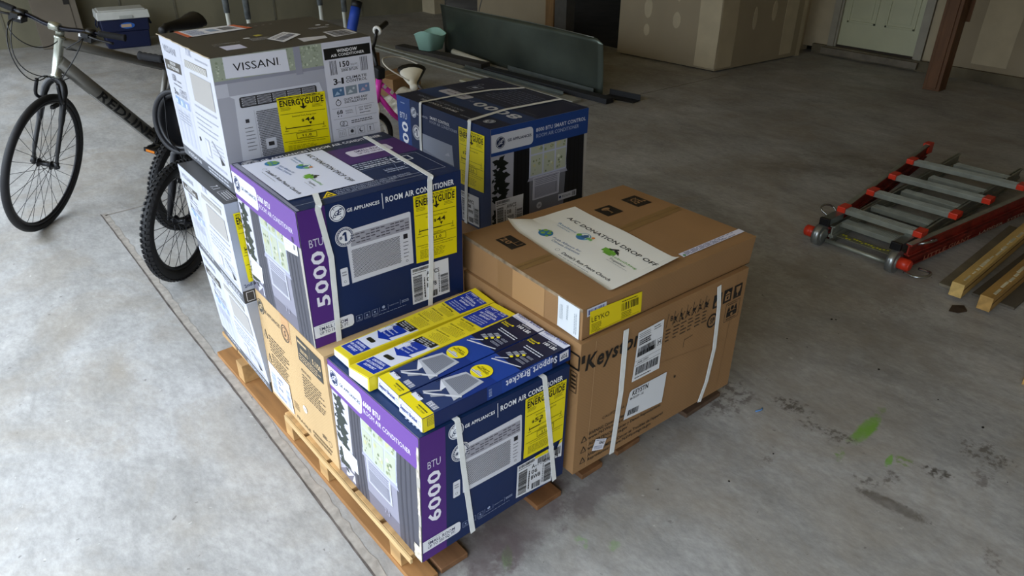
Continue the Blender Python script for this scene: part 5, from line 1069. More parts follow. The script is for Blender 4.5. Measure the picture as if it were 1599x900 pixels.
# cockpit
bc = FK(.105, 1.085); bar = []
for s, k in ((1, -1), (-1, 1)): pass
pts = [bc + ax*q + up*(.030*abs(q)/.3 - .0 if abs(q) > .05 else 0) - h*(-.03*abs(q)/.3) for q in (-.31, -.22, -.12, -.05, 0, .05, .12, .22, .31)]
bm = bmesh.new(); tube(bm, smoothpath(pts, 5), [.0125 if i in range(14, 27) else .0115 for i in range(41)], 12); obj('handlebar', bm, mat('#1c1d26', .22, .5, noise=.03), b1)
bm = bmesh.new(); tube(bm, [ht, ht + (ht-hb).normalized()*.045], .020, 16); tube(bm, [ht + (ht-hb).normalized()*.03, bc], .017, 14); tube(bm, [bc - ax*.024, bc + ax*.024], .021, 16)
obj('stem', bm, mat('#a9ab9f', .3, .8, noise=.1), b1)
for i, s in enumerate((-1, 1)):
    g0, g1 = bc + ax*s*.20 + up*.02 + h*.02, bc + ax*s*.325 + up*.0325 + h*.0325
    bm = bmesh.new(); P = [g0.lerp(g1, k/14) for k in range(15)]; tube(bm, P, [.0165 if k % 2 else .0150 for k in range(14)] + [.018], 14); obj('grip', bm, mat('#141416', .8, noise=.1, scale=40), b1)
    p = bc + ax*s*.165 + up*.014 + h*.018
    bm = bmesh.new(); tube(bm, [p - ax*.02, p + ax*.02], .020, 14); obox(bm, p - h*.035 - up*.02, ax*.030, h*.028, up*.012); obox(bm, p - h*.055 + up*.0, ax*.018, h*.016, up*.010)
    tube(bm, smoothpath([p - h*.05, p - h*.075 + ax*s*.05, p - h*.07 + ax*s*.14], 5), [.006]*10 + [.007], 8)
    lv = obj('shift_lever', bm, BLKP, b1)
    bm = bmesh.new(); obox(bm, p - h*.060 - up*.006 - ax*s*.022, ax*.007, h*.007, up*.007); obox(bm, p - h*.038 - up*.0065, ax*.020, h*.003, up*.0012); obj('cable_adjuster', bm, mat('#dcdcdc', .4, noise=0), lv, label='small white cable adjuster')
TT = lambda k: hb.lerp(ht, .86).lerp(F(.125, .43), k) - U*.024
bm = bmesh.new(); L_ = bc - ax*.165 - h*.06; R2 = bc + ax*.165 - h*.06; crown = FK(.06, .84)
tube(bm, bez(L_, L_ - h*.16 - up*.06, crown - h*.22 - up*.06, FK(.03, .85), 18), .0028, 6)
tube(bm, bez(L_, L_ - h*.10 - up*.24, crown - h*.12, hb + hf*.05, 18), .0028, 6)
tube(bm, bez(R2, R2 - h*.10 - up*.14 , hb - h*.16 + ax*.05, hb + hf*.10 - U*.02, 18), .0028, 6)
tube(bm, bez(R2, R2 - h*.04 - up*.10 - ax*.1, TT(.02), TT(.22), 18), .0028, 6)
tube(bm, bez(L_ + ax*.01, L_ - h*.18 + up*.02, hb - h*.2 + up*.12, bc - up*.08 + h*.02, 18), .0028, 6)
tube(bm, [TT(.2), TT(.6), TT(.95)], .003, 6)
obj('cables', bm, BLKP, b1)
# drivetrain, seat, rear wheel
wheel(b1, ra, hf, U, Rw - .012, .0185, 'rear_wheel', hubw=.06)
bm = bmesh.new(); ring(bm, F(0, 0, .05), hf, U, .080, .006, 40, 6, flat=.5); ring(bm, F(0, 0, .05), hf, U, .055, .012, 20, 6, flat=.2)
for q in range(36):
    t = 2*math.pi*q/36; obox(bm, F(.088*math.cos(t), .088*math.sin(t), .05), (hf*math.cos(t) + U*math.sin(t))*.004, (U*math.cos(t) - hf*math.sin(t))*.003, S*.0015)
tube(bm, [F(0, 0, .065), F(-.17, .03, .075)], [.013, .010], 10); tube(bm, [F(0, 0, -.055), F(.17, -.03, -.07)], [.013, .010], 10)
obj('crankset', bm, BLKM, b1)
for s, a, u in ((1, -.17, .03), (-1, .17, -.03)):
    bm = bmesh.new(); p = F(a, u, s*.12); obox(bm, p, hf*.045, U*.012, S*.008); obox(bm, p + hf*.04, hf*.006, U*.012, S*.045); obox(bm, p - hf*.04, hf*.006, U*.012, S*.045); obox(bm, p + S*.04, hf*.045, U*.010, S*.006); obox(bm, p - S*.036, hf*.045, U*.010, S*.006); pd_ = obj('pedal', bm, BLKP, b1)
    for r_ in (1, -1): bm = bmesh.new(); obox(bm, p + hf*.0475*r_, hf*.002, U*.007, S*.028); obj('reflector', bm, mat('#d0761c', .25, noise=0), pd_, label='orange reflector')
bm = bmesh.new(); tube(bm, [F(.15, .50), F(.20, .655)], .013, 12); obj('seat_post', bm, BLKM, b1)
bm = bmesh.new(); rows = []
for k in range(19):
    t = k/18; a = .10 + .33*t; wd = .022 + .070*max(0, (t - .30)/.70)**1.3*(1 if t < .93 else .8); z = .655 + .012*math.cos(3*t) + .030*t**2 + (-.012 if t < .06 else 0); th = .018 + .018*t
    row = []
    for j in range(14):
        q = 2*math.pi*j/14; row.append(bm.verts.new(F(a, z + th*(math.sin(q) if math.sin(q) > 0 else 1.3*math.sin(q)) - .02*abs(math.cos(q))**2*(.4+t*.4), wd*math.cos(q))))
    rows.append(row)
for a_, b_ in zip(rows[:-1], rows[1:]):
    for j in range(14): bm.faces.new((a_[j], a_[(j+1) % 14], b_[(j+1) % 14], b_[j]))
bm.faces.new(rows[0][::-1]); bm.faces.new(rows[-1]); bmesh.ops.recalc_face_normals(bm, faces=bm.faces); obj('saddle', bm, mat('#0e0e10', .5, noise=.05), b1, smooth=True)

# --- two small knobbly-tyred bicycles behind the left stack
def small_bike(c0, hd, ln, R, label, tr=.026, ba=.28, bz=.665):
    c0 = Vector(c0); h = Vector((math.cos(hd), math.sin(hd), 0)); sd = Vector((-h.y, h.x, 0)); up = Vector((0, 0, math.cos(ln))) + sd*math.sin(ln); ax = h.cross(up)
    t = thing('bicycle', label, 'bicycle', tuple(c0)); X = lambda a, u, s=0: c0 + h*a + up*u + ax*s
    wheel(t, X(0, R), h, up, R, tr, 'front_wheel', True, 28, hubw=.045); wheel(t, X(.86, R), h, up, R, tr, 'rear_wheel', True, 28, hubw=.05)
    bm = bmesh.new()
    for s in (-1, 1): tube(bm, [X(0, R, s*.06), X(.05, R+.13, s*.06), X(.10, R+.29, s*.055), X(.115, R+.33, 0)], [.011, .019, .020, .018], 12)
    obj('fork', bm, BLKM, t)
    bm = bmesh.new()
    tube(bm, [X(.12, R+.33), X(.165, R+.45)], .022, 14); tube(bm, [X(.13, R+.35), X(.45, R+.0)], .021, 14); tube(bm, [X(.15, R+.42), X(.55, R+.24)], .016, 12); tube(bm, [X(.45, R), X(.58, R+.34)], .015, 12)
    for s in (-1, 1): tube(bm, [X(.45, R, s*.02), X(.86, R, s*.055)], .009, 8); tube(bm, [X(.55, R+.25, s*.01), X(.86, R, s*.055)], .008, 8)
    obj('frame', bm, BLKM, t)
    bm = bmesh.new(); tube(bm, smoothpath([X(ba, R+bz, -.28), X(ba, R+bz, -.16), X(ba, R+bz-.05, -.05), X(ba, R+bz-.05, .05), X(ba, R+bz, .16), X(ba, R+bz, .28)], 5), .011, 10); tube(bm, [X(.165, R+.44), X(.20, R+.52), X(ba, R+bz-.05)], .015, 12); obj('handlebar', bm, BLKM, t)
    for s in (-1, 1):
        bm = bmesh.new(); tube(bm, [X(ba, R+bz, s*(.17+.013*k)) for k in range(10)], [.019 if k % 2 else .016 for k in range(9)] + [.021], 12); obj('grip', bm, mat('#1b1b1e', .8), t)
    bm = bmesh.new(); tube(bm, bez(X(ba, R+bz-.02, -.10), X(.04, R+.52, -.06), X(.02, R+.40, 0), X(.04, R+.27, .03), 12), .003, 6); tube(bm, bez(X(ba, R+bz-.02, .10), X(.06, R+.5, .1), X(.02, R+.42, .05), X(.2, R+.32, .03), 12), .003, 6); obj('cables', bm, BLKP, t)
    bm = bmesh.new(); obox(bm, X(.03, R+.24, .04), h*.012, up*.03, ax*.03); obox(bm, X(.05, R+.22, -.045), h*.01, up*.035, ax*.008); obj('front_brake', bm, mat('#c9cac8', .3, .6, noise=.03), t, label='pale metal brake arm')
    bm = bmesh.new(); tube(bm, [X(.45, R, -.05), X(.45, R, .05)], .02, 14); ring(bm, X(.45, R, .05), h, up, .06, .005, 30, 6); tube(bm, [X(.45, R, .06), X(.36, R-.09, .075)], .010, 8); tube(bm, [X(.45, R, -.06), X(.54, R+.09, -.075)], .010, 8); obox(bm, X(.36, R-.09, .11), h*.04, up*.01, ax*.04); obox(bm, X(.54, R+.09, -.11), h*.04, up*.01, ax*.04); obj('crankset', bm, BLKP, t)
    bm = bmesh.new(); tube(bm, [X(.58, R+.34), X(.62, R+.44)], .012, 10); tube(bm, [X(.50, R+.47), X(.58, R+.465), X(.66, R+.475), X(.74, R+.48)], [.016, .035, .06, .055], 14, flat=1, up=(0, 0, 1)); obj('saddle', bm, BLKP, t)
    return t, X
t2, X2 = small_bike((.124, 2.26, 0), .706, -.108, .285, 'small black bicycle with knobbly tyres, its front wheel nearest the white boxes')
t3, X3 = small_bike((.33, 2.83, 0), .60, -.13, .27, 'small black bicycle mostly hidden, its front wheel behind another knobbly wheel', ba=.30, bz=.60)
# helmet hanging from the nearer bicycle's handlebar, hollow side to the left
hc = Vector((.200, 2.15, .765)); dirh = Vector((-.80, -.55, .12)).normalized(); uh = (Vector((0, 0, 1)) - dirh*dirh.z).normalized(); vh = dirh.cross(uh)
hl = thing('helmet', 'black helmet hanging hollow side out beside the small bicycles', 'helmet', tuple(hc - Vector((0, 0, .15))))
def dome(r0, r1, dep, a0=0):
    bm = bmesh.new(); rows = []
    for k in range(11):
        t = k/10*math.pi/2; rr = math.cos(t); dd = math.sin(t)*dep
        rows.append([bm.verts.new(hc - dirh*dd + uh*r0*rr*math.cos(2*math.pi*j/36) + vh*r1*rr*math.sin(2*math.pi*j/36)) if k < 10 else None for j in range(36)])
    for a, b in zip(rows[:9], rows[1:10]):
        for j in range(36): bm.faces.new((a[j], a[(j+1) % 36], b[(j+1) % 36], b[j]))
    bm.faces.new(rows[9]); return bm
bm = dome(.128, .108, .12); o = obj('shell', bm, mat('#17171a', .28, noise=.03), hl, smooth=True); s_ = o.modifiers.new('thickness', 'SOLIDIFY'); s_.thickness = .022; s_.offset = 1
bm = bmesh.new(); ring(bm, hc, uh, vh, .001, .001, 8, 4); bm.free(); bm = bmesh.new()
tube(bm, [hc + uh*.131*math.cos(2*math.pi*j/40) + vh*.111*math.sin(2*math.pi*j/40) for j in range(40)], .011, 8, closed=True); obj('rim', bm, mat('#1f1f23', .5), hl)
bm = bmesh.new(); tube(bm, bez(hc + uh*.11 + vh*.05, hc + dirh*.05, hc - uh*.08 + vh*.09, hc - uh*.125 + dirh*.01, 12), .006, 6, flat=.4); tube(bm, [hc + uh*.128, X2(.28, .93, -.14)], .004, 6); obj('chin_strap', bm, mat('#1a1a1d', .8), hl)
bm = bmesh.new(); obox(bm, hc - uh*.10 - dirh*.03 - vh*.02, uh*.006, vh*.022, dirh*.002); obj('inner_label', bm, mat('#b9bcc0', .6, noise=0), hl, label='small pale label inside')

# --- pink children's bicycle behind, with saddle and handlebar
PK = mat('#d63aa8', .3, noise=.03); WHP = mat('#dcd8cf', .45, noise=.05)
pk = thing('bicycle', 'pink and white children\'s bicycle standing behind the window air conditioner stack', 'bicycle', (1.75, 3.0, 0))
P0 = Vector((1.565, 3.02, 0)); ph = Vector((.82, .05, 0)).normalized(); pu = Vector((0, -.16, 1)); pu = (pu - ph*pu.dot(ph)).normalized(); ps = ph.cross(pu); Q = lambda a, u, s=0: P0 + ph*a + pu*u + ps*s
wheel(pk, Q(0, .20), ph, pu, .20, .022, 'front_wheel', False, 20, rimcol=WHP, hubw=.04); wheel(pk, Q(.62, .20), ph, pu, .20, .022, 'rear_wheel', False, 20, rimcol=WHP, hubw=.04)
bm = bmesh.new(); 
for s in (-1, 1): tube(bm, [Q(0, .20, s*.045), Q(.06, .42, s*.04), Q(.07, .45, 0)], .011, 10)
obj('fork', bm, WHP, pk)
bm = bmesh.new(); tube(bm, [Q(.07, .45), Q(.09, .60)], .020, 12); tube(bm, [Q(.08, .58), Q(.26, .42), Q(.42, .32)], .016, 12); tube(bm, [Q(.075, .50), Q(.20, .34), Q(.36, .20)], .017, 12); tube(bm, [Q(.36, .20), Q(.44, .46)], .013, 10)
for s in (-1, 1): tube(bm, [Q(.36, .20, s*.02), Q(.62, .20, s*.05)], .009, 8); tube(bm, [Q(.42, .42, s*.01), Q(.62, .20, s*.05)], .008, 8)
obj('frame', bm, PK, pk)
for k in range(5):
    bm = bmesh.new(); c_ = Q(.12 + .055*k, .545 - .047*k); obox(bm, c_ + ps*.019 + pu*.002, (ph - pu*.95).normalized()*.013, (ph*.95 + pu).normalized()*.010, ps*.0015); obox(bm, c_ + pu*.017 + ph*.006, (ph - pu*.95).normalized()*.013, ps*.010, (ph*.95 + pu).normalized()*.0015)
    obj('stripe', bm, WHP, pk, label='white stripe on the pink tube')
fl, ge_ = Vector((1.713, 3.0, .866)), Vector((1.834, 3.09, .887)); f2, g2 = Vector((1.47, 2.86, .842)), Vector((1.36, 2.83, .845)); stt = Vector((1.655, 2.97, .775))
bm = bmesh.new(); tube(bm, [Q(.09, .60), stt], .012, 10); tube(bm, smoothpath([ge_, fl, Vector((1.69, 2.985, .83)), stt, Vector((1.60, 2.94, .775)), Vector((1.55, 2.90, .83)), f2, g2], 5), .010, 10); obj('handlebar', bm, BLKP, pk)
for a_, b_ in ((fl, ge_), (f2, g2)):
    bm = bmesh.new(); tube(bm, [a_.lerp(b_, .06 + .94*k/9) for k in range(10)], [.017 if k % 2 else .0145 for k in range(10)], 12); g = obj('grip', bm, BLKP, pk)
    dg = (b_ - a_).normalized(); e1 = dg.cross(Vector((0, 0, 1))).normalized(); e2 = dg.cross(e1)
    bm = bmesh.new(); ring(bm, a_, e1, e2, .020, .010, 20, 8); obj('grip_flange', bm, mat('#e4e2da', .4, noise=0), g, label='white ring at the grip')
bm = bmesh.new(); obox(bm, Q(.085, .64), ph*.028, ps*.035, pu*.035); obj('stem_pad', bm, mat('#141416', .7), pk, bevel=.01)
# saddle: nose towards the camera, broad end away
n0, n1 = Vector((1.905, 2.92, .500)), Vector((2.035, 3.14, .560)); sdir = (n1 - n0); sx_ = Vector((sdir.y, -sdir.x, 0)).normalized(); rows = []
for k in range(15):
    t = k/14; c_ = n0.lerp(n1, t) + Vector((0, 0, -.012*math.sin(3.1*t))); wd = .026 + .072*max(0, (t-.25)/.75)**1.1; th = .020 + .020*t
    rows.append([bm_ for bm_ in [(c_ + Vector((0, 0, th*math.sin(2*math.pi*j/14))) + sx_*wd*math.cos(2*math.pi*j/14)) for j in range(14)]])
bm = bmesh.new(); rv = [[bm.verts.new(p) for p in r] for r in rows]
for i in range(14):
    for j in range(14):
        f = bm.faces.new((rv[i][j], rv[i][(j+1) % 14], rv[i+1][(j+1) % 14], rv[i+1][j])); f.material_index = 1 if (j in (13, 0, 12, 11) or (i > 11)) else 0
f = bm.faces.new(rv[0][::-1]); f = bm.faces.new(rv[-1]); f.material_index = 1; bmesh.ops.recalc_face_normals(bm, faces=bm.faces)
obj('saddle', bm, [mat('#e6e1cf', .4, noise=.04), mat('#111113', .4)], pk, smooth=True, label='cream saddle with black side')
bm = bmesh.new(); tube(bm, [Q(.44, .46), Vector((1.99, 3.06, .53))], .011, 10); obj('seat_post', bm, STEEL, pk)
bm = bmesh.new(); tube(bm, smoothpath([Vector((1.93, 3.0, .52)), Vector((1.84, 3.12, .60)), Vector((1.88, 3.24, .635)), Vector((2.02, 3.28, .62)), Vector((2.12, 3.20, .575)), Vector((2.09, 3.12, .55))], 8), .005, 8); obj('carry_handle', bm, mat('#c9c4b5', .5), pk, label='thin cream loop over the saddle')

# ================================================================== THINGS ALONG THE BACK WALL
cb = thing('cooler', 'blue picnic cooler with a white lid against the back concrete wall', 'cooler', (1.50, 8.28, 0))
def taper(bm, cx_, cy_, z0, z1, w0, d0, w1, d1, mi=0, ang=-.126):
    ca, sa = math.cos(ang), math.sin(ang); vs = []
    for z, w_, d_ in ((z0, w0, d0), (z1, w1, d1)):
        for sx, sy in ((-1, -1), (1, -1), (1, 1), (-1, 1)): x, y = sx*w_/2, sy*d_/2; vs.append(bm.verts.new((cx_ + x*ca - y*sa, cy_ + x*sa + y*ca, z)))
    hexa(bm, vs, mi)
CX, CY = 1.50, 8.28
bm = bmesh.new(); taper(bm, CX, CY, 0, .18, .44, .28, .465, .30); taper(bm, CX, CY, .18, .315, .48, .315, .50, .325); obj('body', bm, mat('#141c3c', .35, noise=.05), cb, bevel=.012)
bm = bmesh.new(); taper(bm, CX, CY, .315, .40, .54, .365, .525, .35); taper(bm, CX, CY, .40, .412, .49, .31, .47, .29); obj('lid', bm, mat('#c9cac4', .45, noise=.05), cb, bevel=.014)
bm = bmesh.new(); taper(bm, CX - .0, CY - .180, .325, .352, .14, .025, .14, .025); obj('latch', bm, mat('#aeb0aa', .5), cb, bevel=.004)
bm = bmesh.new(); e_ = Vector((math.cos(-.126), math.sin(-.126), 0)); n_ = Vector((e_.y, -e_.x, 0)); cpt = Vector((CX, CY, .245)) + n_*.164 + e_*.02
vs = [bm.verts.new(cpt + e_*.075*math.cos(t*math.pi/12) + Vector((0, 0, .032*math.sin(t*math.pi/12)))) for t in range(24)]; f = bm.faces.new(vs); ex = bmesh.ops.extrude_face_region(bm, geom=[f]); bmesh.ops.translate(bm, vec=n_*.006, verts=[v for v in ex['geom'] if isinstance(v, bmesh.types.BMVert)]); bmesh.ops.recalc_face_normals(bm, faces=bm.faces)
bd = obj('badge', bm, mat('#2b5fae', .4, noise=0), cb, label='blue oval badge')
bm = bmesh.new(); obox(bm, cpt + n_*.0075 - e_*.012, e_*.052, n_*.0015, Vector((0, 0, .016))); obj('badge_plate', bm, mat('#b39a80', .5, noise=.05), bd, label='tan plate')
for s in (-1, 1):
    bm = bmesh.new(); p = Vector((CX, CY, .24)) + e_*s*.255; tube(bm, smoothpath([p - n_*.08 + Vector((0, 0, .07)), p - n_*.085 + e_*s*.02, p + n_*.085 + e_*s*.02, p + n_*.08 + Vector((0, 0, .07))], 5), .008, 8); obj('handle', bm, mat('#1a1f33', .5), cb)
# tan board leaning on the wall
bm = bmesh.new(); q0, q1 = Vector((.70, 8.62, .005)), Vector((1.14, 8.56, .005)); qt = Vector((.0, .12, 1.25)); vs = [bm.verts.new(p) for p in (q0, q1, q1 + Vector((0, .028, 0)), q0 + Vector((0, .028, 0)), q0 + qt, q1 + qt, q1 + qt + Vector((0, .028, 0)), q0 + qt + Vector((0, .028, 0)))]; hexa(bm, vs)
bd_ = thing('board', 'brown-grey flat panel leaning on the concrete wall left of the cooler', 'board', (.92, 8.6, 0)); obj('panel', bm, mat('#6b6255', .7, noise=.08, scale=3), bd_, bevel=.003)
bm = bmesh.new(); obox(bm, Vector((1.045, 8.615, .50)), (.028, -.004, 0), (0, .004, 0), (0, 0, .05)); obj('cutout', bm, mat('#26221e', .8), bd_, label='small dark rectangular opening'); bm = bmesh.new(); obox(bm, Vector((1.075, 8.60, .31)), (.004, 0, 0), (0, .006, 0), (0, .03, .30)); obj('seam', bm, mat('#4d463c', .8), bd_)
# four upright padded poles behind the stacks
for i, (x, y, zs, wh) in enumerate([(1.518, 5.0, .74, 'leftmost'), (1.680, 5.0, .675, 'second'), (2.327, 5.0, .726, 'third'), (2.552, 5.0, .653, 'rightmost')]):
    t = thing('pole', 'upright white pole with dark foam sleeve behind the boxes, %s from the left' % wh if i in (1, 2) else 'upright white pole with dark foam sleeve behind the boxes, %s of four' % wh, 'pole', (x, y, 0), 'padded upright poles')
    lean = Vector((-.02 if i == 3 else 0, 0, 0))
    bm = bmesh.new(); tube(bm, [Vector((x, y, .0)), Vector((x, y, 2.0)) + lean], .016, 14); tube(bm, [Vector((x, y, 0)), Vector((x, y, .02))], .03, 14); obj('shaft', bm, mat('#c9cabf', .4, noise=.06), t)
    bm = bmesh.new(); tube(bm, [Vector((x, y, zs + .01 + .55*k/6)) for k in range(7)] + [Vector((x, y, 1.9)) + lean], [.023, .024, .025, .024, .025, .024, .025, .024], 14); obj('foam_sleeve', bm, mat('#5a5e5e', .85, noise=.3, scale=18), t, label='worn dark grey foam sleeve')
t = thing('foam_roller', 'blue padded tube with a dark cap standing upright behind the boxes', 'tube', (2.2, 4.48, 0))
bm = bmesh.new(); a_, b_ = Vector((2.10, 4.44, .0)), Vector((2.424, 4.55, .76)); tube(bm, [a_.lerp(b_, k/12) for k in range(13)], .042, 20); obj('body', bm, mat('#2346a8', .5, noise=.1, scale=15), t); bm = bmesh.new(); tube(bm, [b_, b_.lerp(b_ + (b_-a_).normalized()*.05, 1)], .043, 20); obj('cap', bm, mat('#17171a', .5), t)

# ================================================================== METAL SHEET, BASINS AND TRIM LENGTHS ON THE FLOOR
sh = thing('metal_sheet', 'large grey-green sheet metal panel standing on edge across the floor', 'metal sheet', (3.98, 4.4, 0))
bm = bmesh.new(); N1, N2 = 30, 10; g = []
for j in range(N2 + 1):
    v = j/N2; row = []
    for i in range(N1 + 1):
        u = i/N1; y = 5.74 + (3.33 - 5.74)*u; cr = .04*min(1, max(0, (u-.955)/.045))**2*(1 if v > .9 else 0)
        x = 4.13 + .05*math.sin(2.6*u)*(.3+v*.7) - .04*v + .012*math.sin(7*u + 3*v)
        row.append(bm.verts.new((x, y, .003 + (.505 - .018*u - cr)*v)))
    g.append(row)
for j in range(N2):
    for i in range(N1): bm.faces.new((g[j][i], g[j][i+1], g[j+1][i+1], g[j+1][i]))
GALV = mat('#5f675e', .30, .75, noise=.18, scale=2.2, bump=.08)
o = obj('sheet', bm, GALV, sh, smooth=True); s_ = o.modifiers.new('t', 'SOLIDIFY'); s_.thickness = .003
bm = bmesh.new(); tube(bm, [g_ for g_ in [Vector((4.09 + .05*math.sin(2.6*u) + .012*math.sin(7*u+3), 5.74 - 2.3*u, .508 - .017*u)) for u in [k/20 for k in range(21)]]], .004, 6); obj('folded_edge', bm, mat('#9aa09a', .3, .8), sh)
bm = bmesh.new(); tube(bm, [Vector((4.13, 5.70, .50)), Vector((4.20, 5.66, 1.3))], .006, 6); tube(bm, [Vector((4.12, 5.10, .49)), Vector((4.3, 5.0, 1.25))], .005, 6); obj('hanging_wire', bm, mat('#777b78', .4, .5), sh)
# low thin foot keeps the sheet upright
bm = bmesh.new(); box(bm, 4.14, 4.30, 5.0, 5.03, .0, .02); box(bm, 4.14, 4.30, 3.6, 3.63, .0, .02); obj('foot', bm, GALV, sh)
def basin(name, label, cx_, cy_, w0, w1, z0, z1, ang, col):
    t = thing(name, label, 'basin', (cx_, cy_, z0)); bm = bmesh.new(); n = 36; lay = []
    for (z, w_, inn) in ((z0, w0, 0), (z1, w1, 0), (z1 + .006, w1 + .012, 0), (z1, w1 - .014, 0), (z0 + .02, w0 - .02, 0)):
        lay.append([])
        for i in range(n):
            a = 2*math.pi*i/n; k = 1/max(abs(math.cos(a)), abs(math.sin(a)))**.55; zz = z + (.030*math.sin(a*2 + .9) if z >= z1 - .001 else 0)
            lay[-1].append(bm.verts.new((cx_ + w_/2*k*math.cos(a + ang), cy_ + w_/2*k*.8*math.sin(a + ang), zz)))
    for a, b in zip(lay[:-1], lay[1:]):
        for i in range(n): bm.faces.new((a[i], a[(i+1) % n], b[(i+1) % n], b[i]))
    bm.faces.new(lay[0][::-1]); bm.faces.new(lay[-1]); obj('bowl', bm, mat(col, .5, noise=.06, scale=6), t, smooth=True)
basin('plastic_basin', 'pale mint green plastic basin in front of the sheet metal panel', 3.93, 5.72, .235, .315, .062, .235, .25, '#a4cfbe')
# the basin sits on a dark beam; lengths of trim, pipe and board lie beside it
def bar(name, label, cat, a, b, w_, hgt, m, group=None, bev=.003, profile=None):
    a, b = Vector(a), Vector(b); d = (b - a).normalized(); s = Vector((-d.y, d.x, 0)).normalized(); u = d.cross(s) * -1
    if u.z < 0: u = -u
    bm = bmesh.new()
    if profile == 'angle': obox(bm, (a+b)/2 + u*.0015, (b-a)/2, s*w_/2, u*.0015); obox(bm, (a+b)/2 + s*(w_/2) + u*hgt/2, (b-a)/2, s*.0015, u*hgt/2)
    elif profile == 'round': tube(bm, [a, b], w_/2, 12)
    else: obox(bm, (a+b)/2 + u*hgt/2, (b-a)/2, s*w_/2, u*hgt/2)
    return tag(obj(name, bm, m, bevel=bev if profile is None else 0), label, cat, group)
bar('beam', 'dark timber beam under the mint green basin', 'beam', (3.80, 6.15, 0), (3.97, 4.80, 0), .13, .060, mat('#38342f', .8, noise=.2))
bar('trim_length', 'long pale grey trim length lying nearest the boxes, leftmost end furthest back', 'trim length', (3.74, 6.78, 0), (3.80, 3.30, 0), .115, .022, mat('#98978b', .6, noise=.12))
bar('trim_length', 'narrow pale trim length beside the wider one on the floor', 'trim length', (3.63, 6.70, 0), (3.69, 3.40, 0), .055, .018, mat('#86867a', .6, noise=.12))
bar('pipe', 'cream round pipe end in front of the sheet metal panel', 'pipe', (4.00, 5.40, .075), (4.03, 4.85, .035), .060, 0, mat('#b9b39e', .5, noise=.08), profile='round')
bar('rubber_strip', 'thick black strip lying along the foot of the sheet metal panel', 'strip', (3.91, 4.70, .002), (4.00, 3.10, .002), .10, .045, mat('#242528', .7, noise=.1))
bar('metal_angle', 'thin grey metal angle between the black strip and the sheet metal panel', 'metal angle', (4.08, 4.60, .006), (4.085, 3.40, .006), .035, .05, mat('#7f8580', .35, .7, noise=.1), profile='angle')
bar('metal_angle', 'dull metal angle lying on the wider pale trim length', 'metal angle', (3.76, 4.9, .026), (3.80, 3.50, .026), .05, .028, mat('#747a75', .35, .7, noise=.1), profile='angle')
bar('black_channel', 'short black channel whose open end sticks out past the sheet metal panel', 'channel', (4.16, 3.30, .004), (4.21, 2.98, .004), .12, .05, mat('#1b1c1e', .6), profile='angle')
bar('trim_length', 'cream trim length nearest the dark blue box, end to the right', 'trim length', (3.50, 4.55, 0), (3.56, 3.22, 0), .095, .02, mat('#b3af98', .6, noise=.12))
# boxes and plastic behind the pink bicycle
def small_box(label, x, y, w_, d_, h_, a, m, z=0):
    ca, sa = math.cos(a), math.sin(a); e = Vector((ca, sa, 0)); f = Vector((-sa, ca, 0)); bm = bmesh.new(); obox(bm, (x, y, z + h_/2), e*w_/2, f*d_/2, (0, 0, h_/2))
    t = thing('cardboard_box', label, 'box', (x, y, z)); obj('carton', bm, m, t, bevel=.003); bm = bmesh.new(); obox(bm, Vector((x, y, z + h_ + .0006)), e*w_/2*.98, f*.018, (0, 0, .0005)); obj('tape', bm, mat('#9c8358', .4, noise=.1), t)
small_box('small open brown box farthest back behind the pink bicycle', 2.82, 5.30, .30, .25, .22, .3, mat('#6f5136', .8, noise=.1))
small_box('low brown box nearer the pink bicycle', 2.78, 4.60, .34, .30, .16, .2, mat('#8a6743', .8, noise=.1))
small_box('small greyish box on the floor behind the pink handlebar', 2.62, 4.02, .20, .16, .13, .1, mat('#a9a297', .7, noise=.1))
bm = bmesh.new(); bmesh.ops.create_icosphere(bm, subdivisions=4, radius=1)
rnd = random.Random(5)
for v in bm.verts:
    p = v.co.copy(); k = 1 + .14*math.sin(7*p.x + 3*p.y) * math.cos(6*p.z + 2*p.y) + .08*math.sin(15*p.y + 9*p.z); v.co = Vector((2.36 + .17*p.x*k, 3.72 + .20*p.y*k, .13 + .12*p.z*k + (-.0 if p.z > -.7 else 0))); v.co.z = max(v.co.z, .002)
tag(obj('plastic_bag', bm, mat('#a39c8c', .25, noise=.25, scale=14, bump=.5), smooth=True), 'crumpled translucent plastic bag on the floor behind the pink bicycle', 'bag')

# ================================================================== LADDER AND LUMBER AT THE RIGHT
lad = thing('folding_ladder', 'red and silver folding ladder lying flat on the floor at the right', 'ladder', (3.6, .25, 0))
AL = mat('#93968a', .42, .5, noise=.12, scale=14); RED = mat('#7d2418', .55, noise=.35, scale=16); REDB = mat('#c7341c', .35, noise=.06)
def rail(a, b, w_, h_, m, name='rail', parent=None, wall=.004):
    """an I-section rail"""
    a, b = Vector(a), Vector(b); d = (b-a).normalized(); s = Vector((-d.y, d.x, 0)).normalized(); u = s.cross(d) * -1
    if u.z < 0: u = -u
    bm = bmesh.new(); c = (a+b)/2; L2 = (b-a)/2
    obox(bm, c, L2, s*wall, u*h_/2); obox(bm, c + u*(h_/2-wall), L2, s*w_/2, u*wall); obox(bm, c - u*(h_/2-wall), L2, s*w_/2, u*wall)
    return obj(name, bm, m, parent or lad, bevel=.001)
zt = .150
L0, L1, R0, R1 = Vector((2.86, .455, .118)), Vector((4.50, .665, .122)), Vector((2.86, .04, .118)), Vector((4.95, -.18, .122))
for a, b, n_ in ((L0, L1, 'red outer'), (R0, R1, 'red outer')):
    rail(a, b, .030, .062, RED, 'outer_rail')
    bm = bmesh.new(); d = (b-a).normalized(); s = Vector((-d.y, d.x, 0)); obox(bm, (a+b)/2 + Vector((0, 0, .033)), (b-a)/2, s*.013, (0, 0, .0015)); obj('rail_cap', bm, AL, lad)
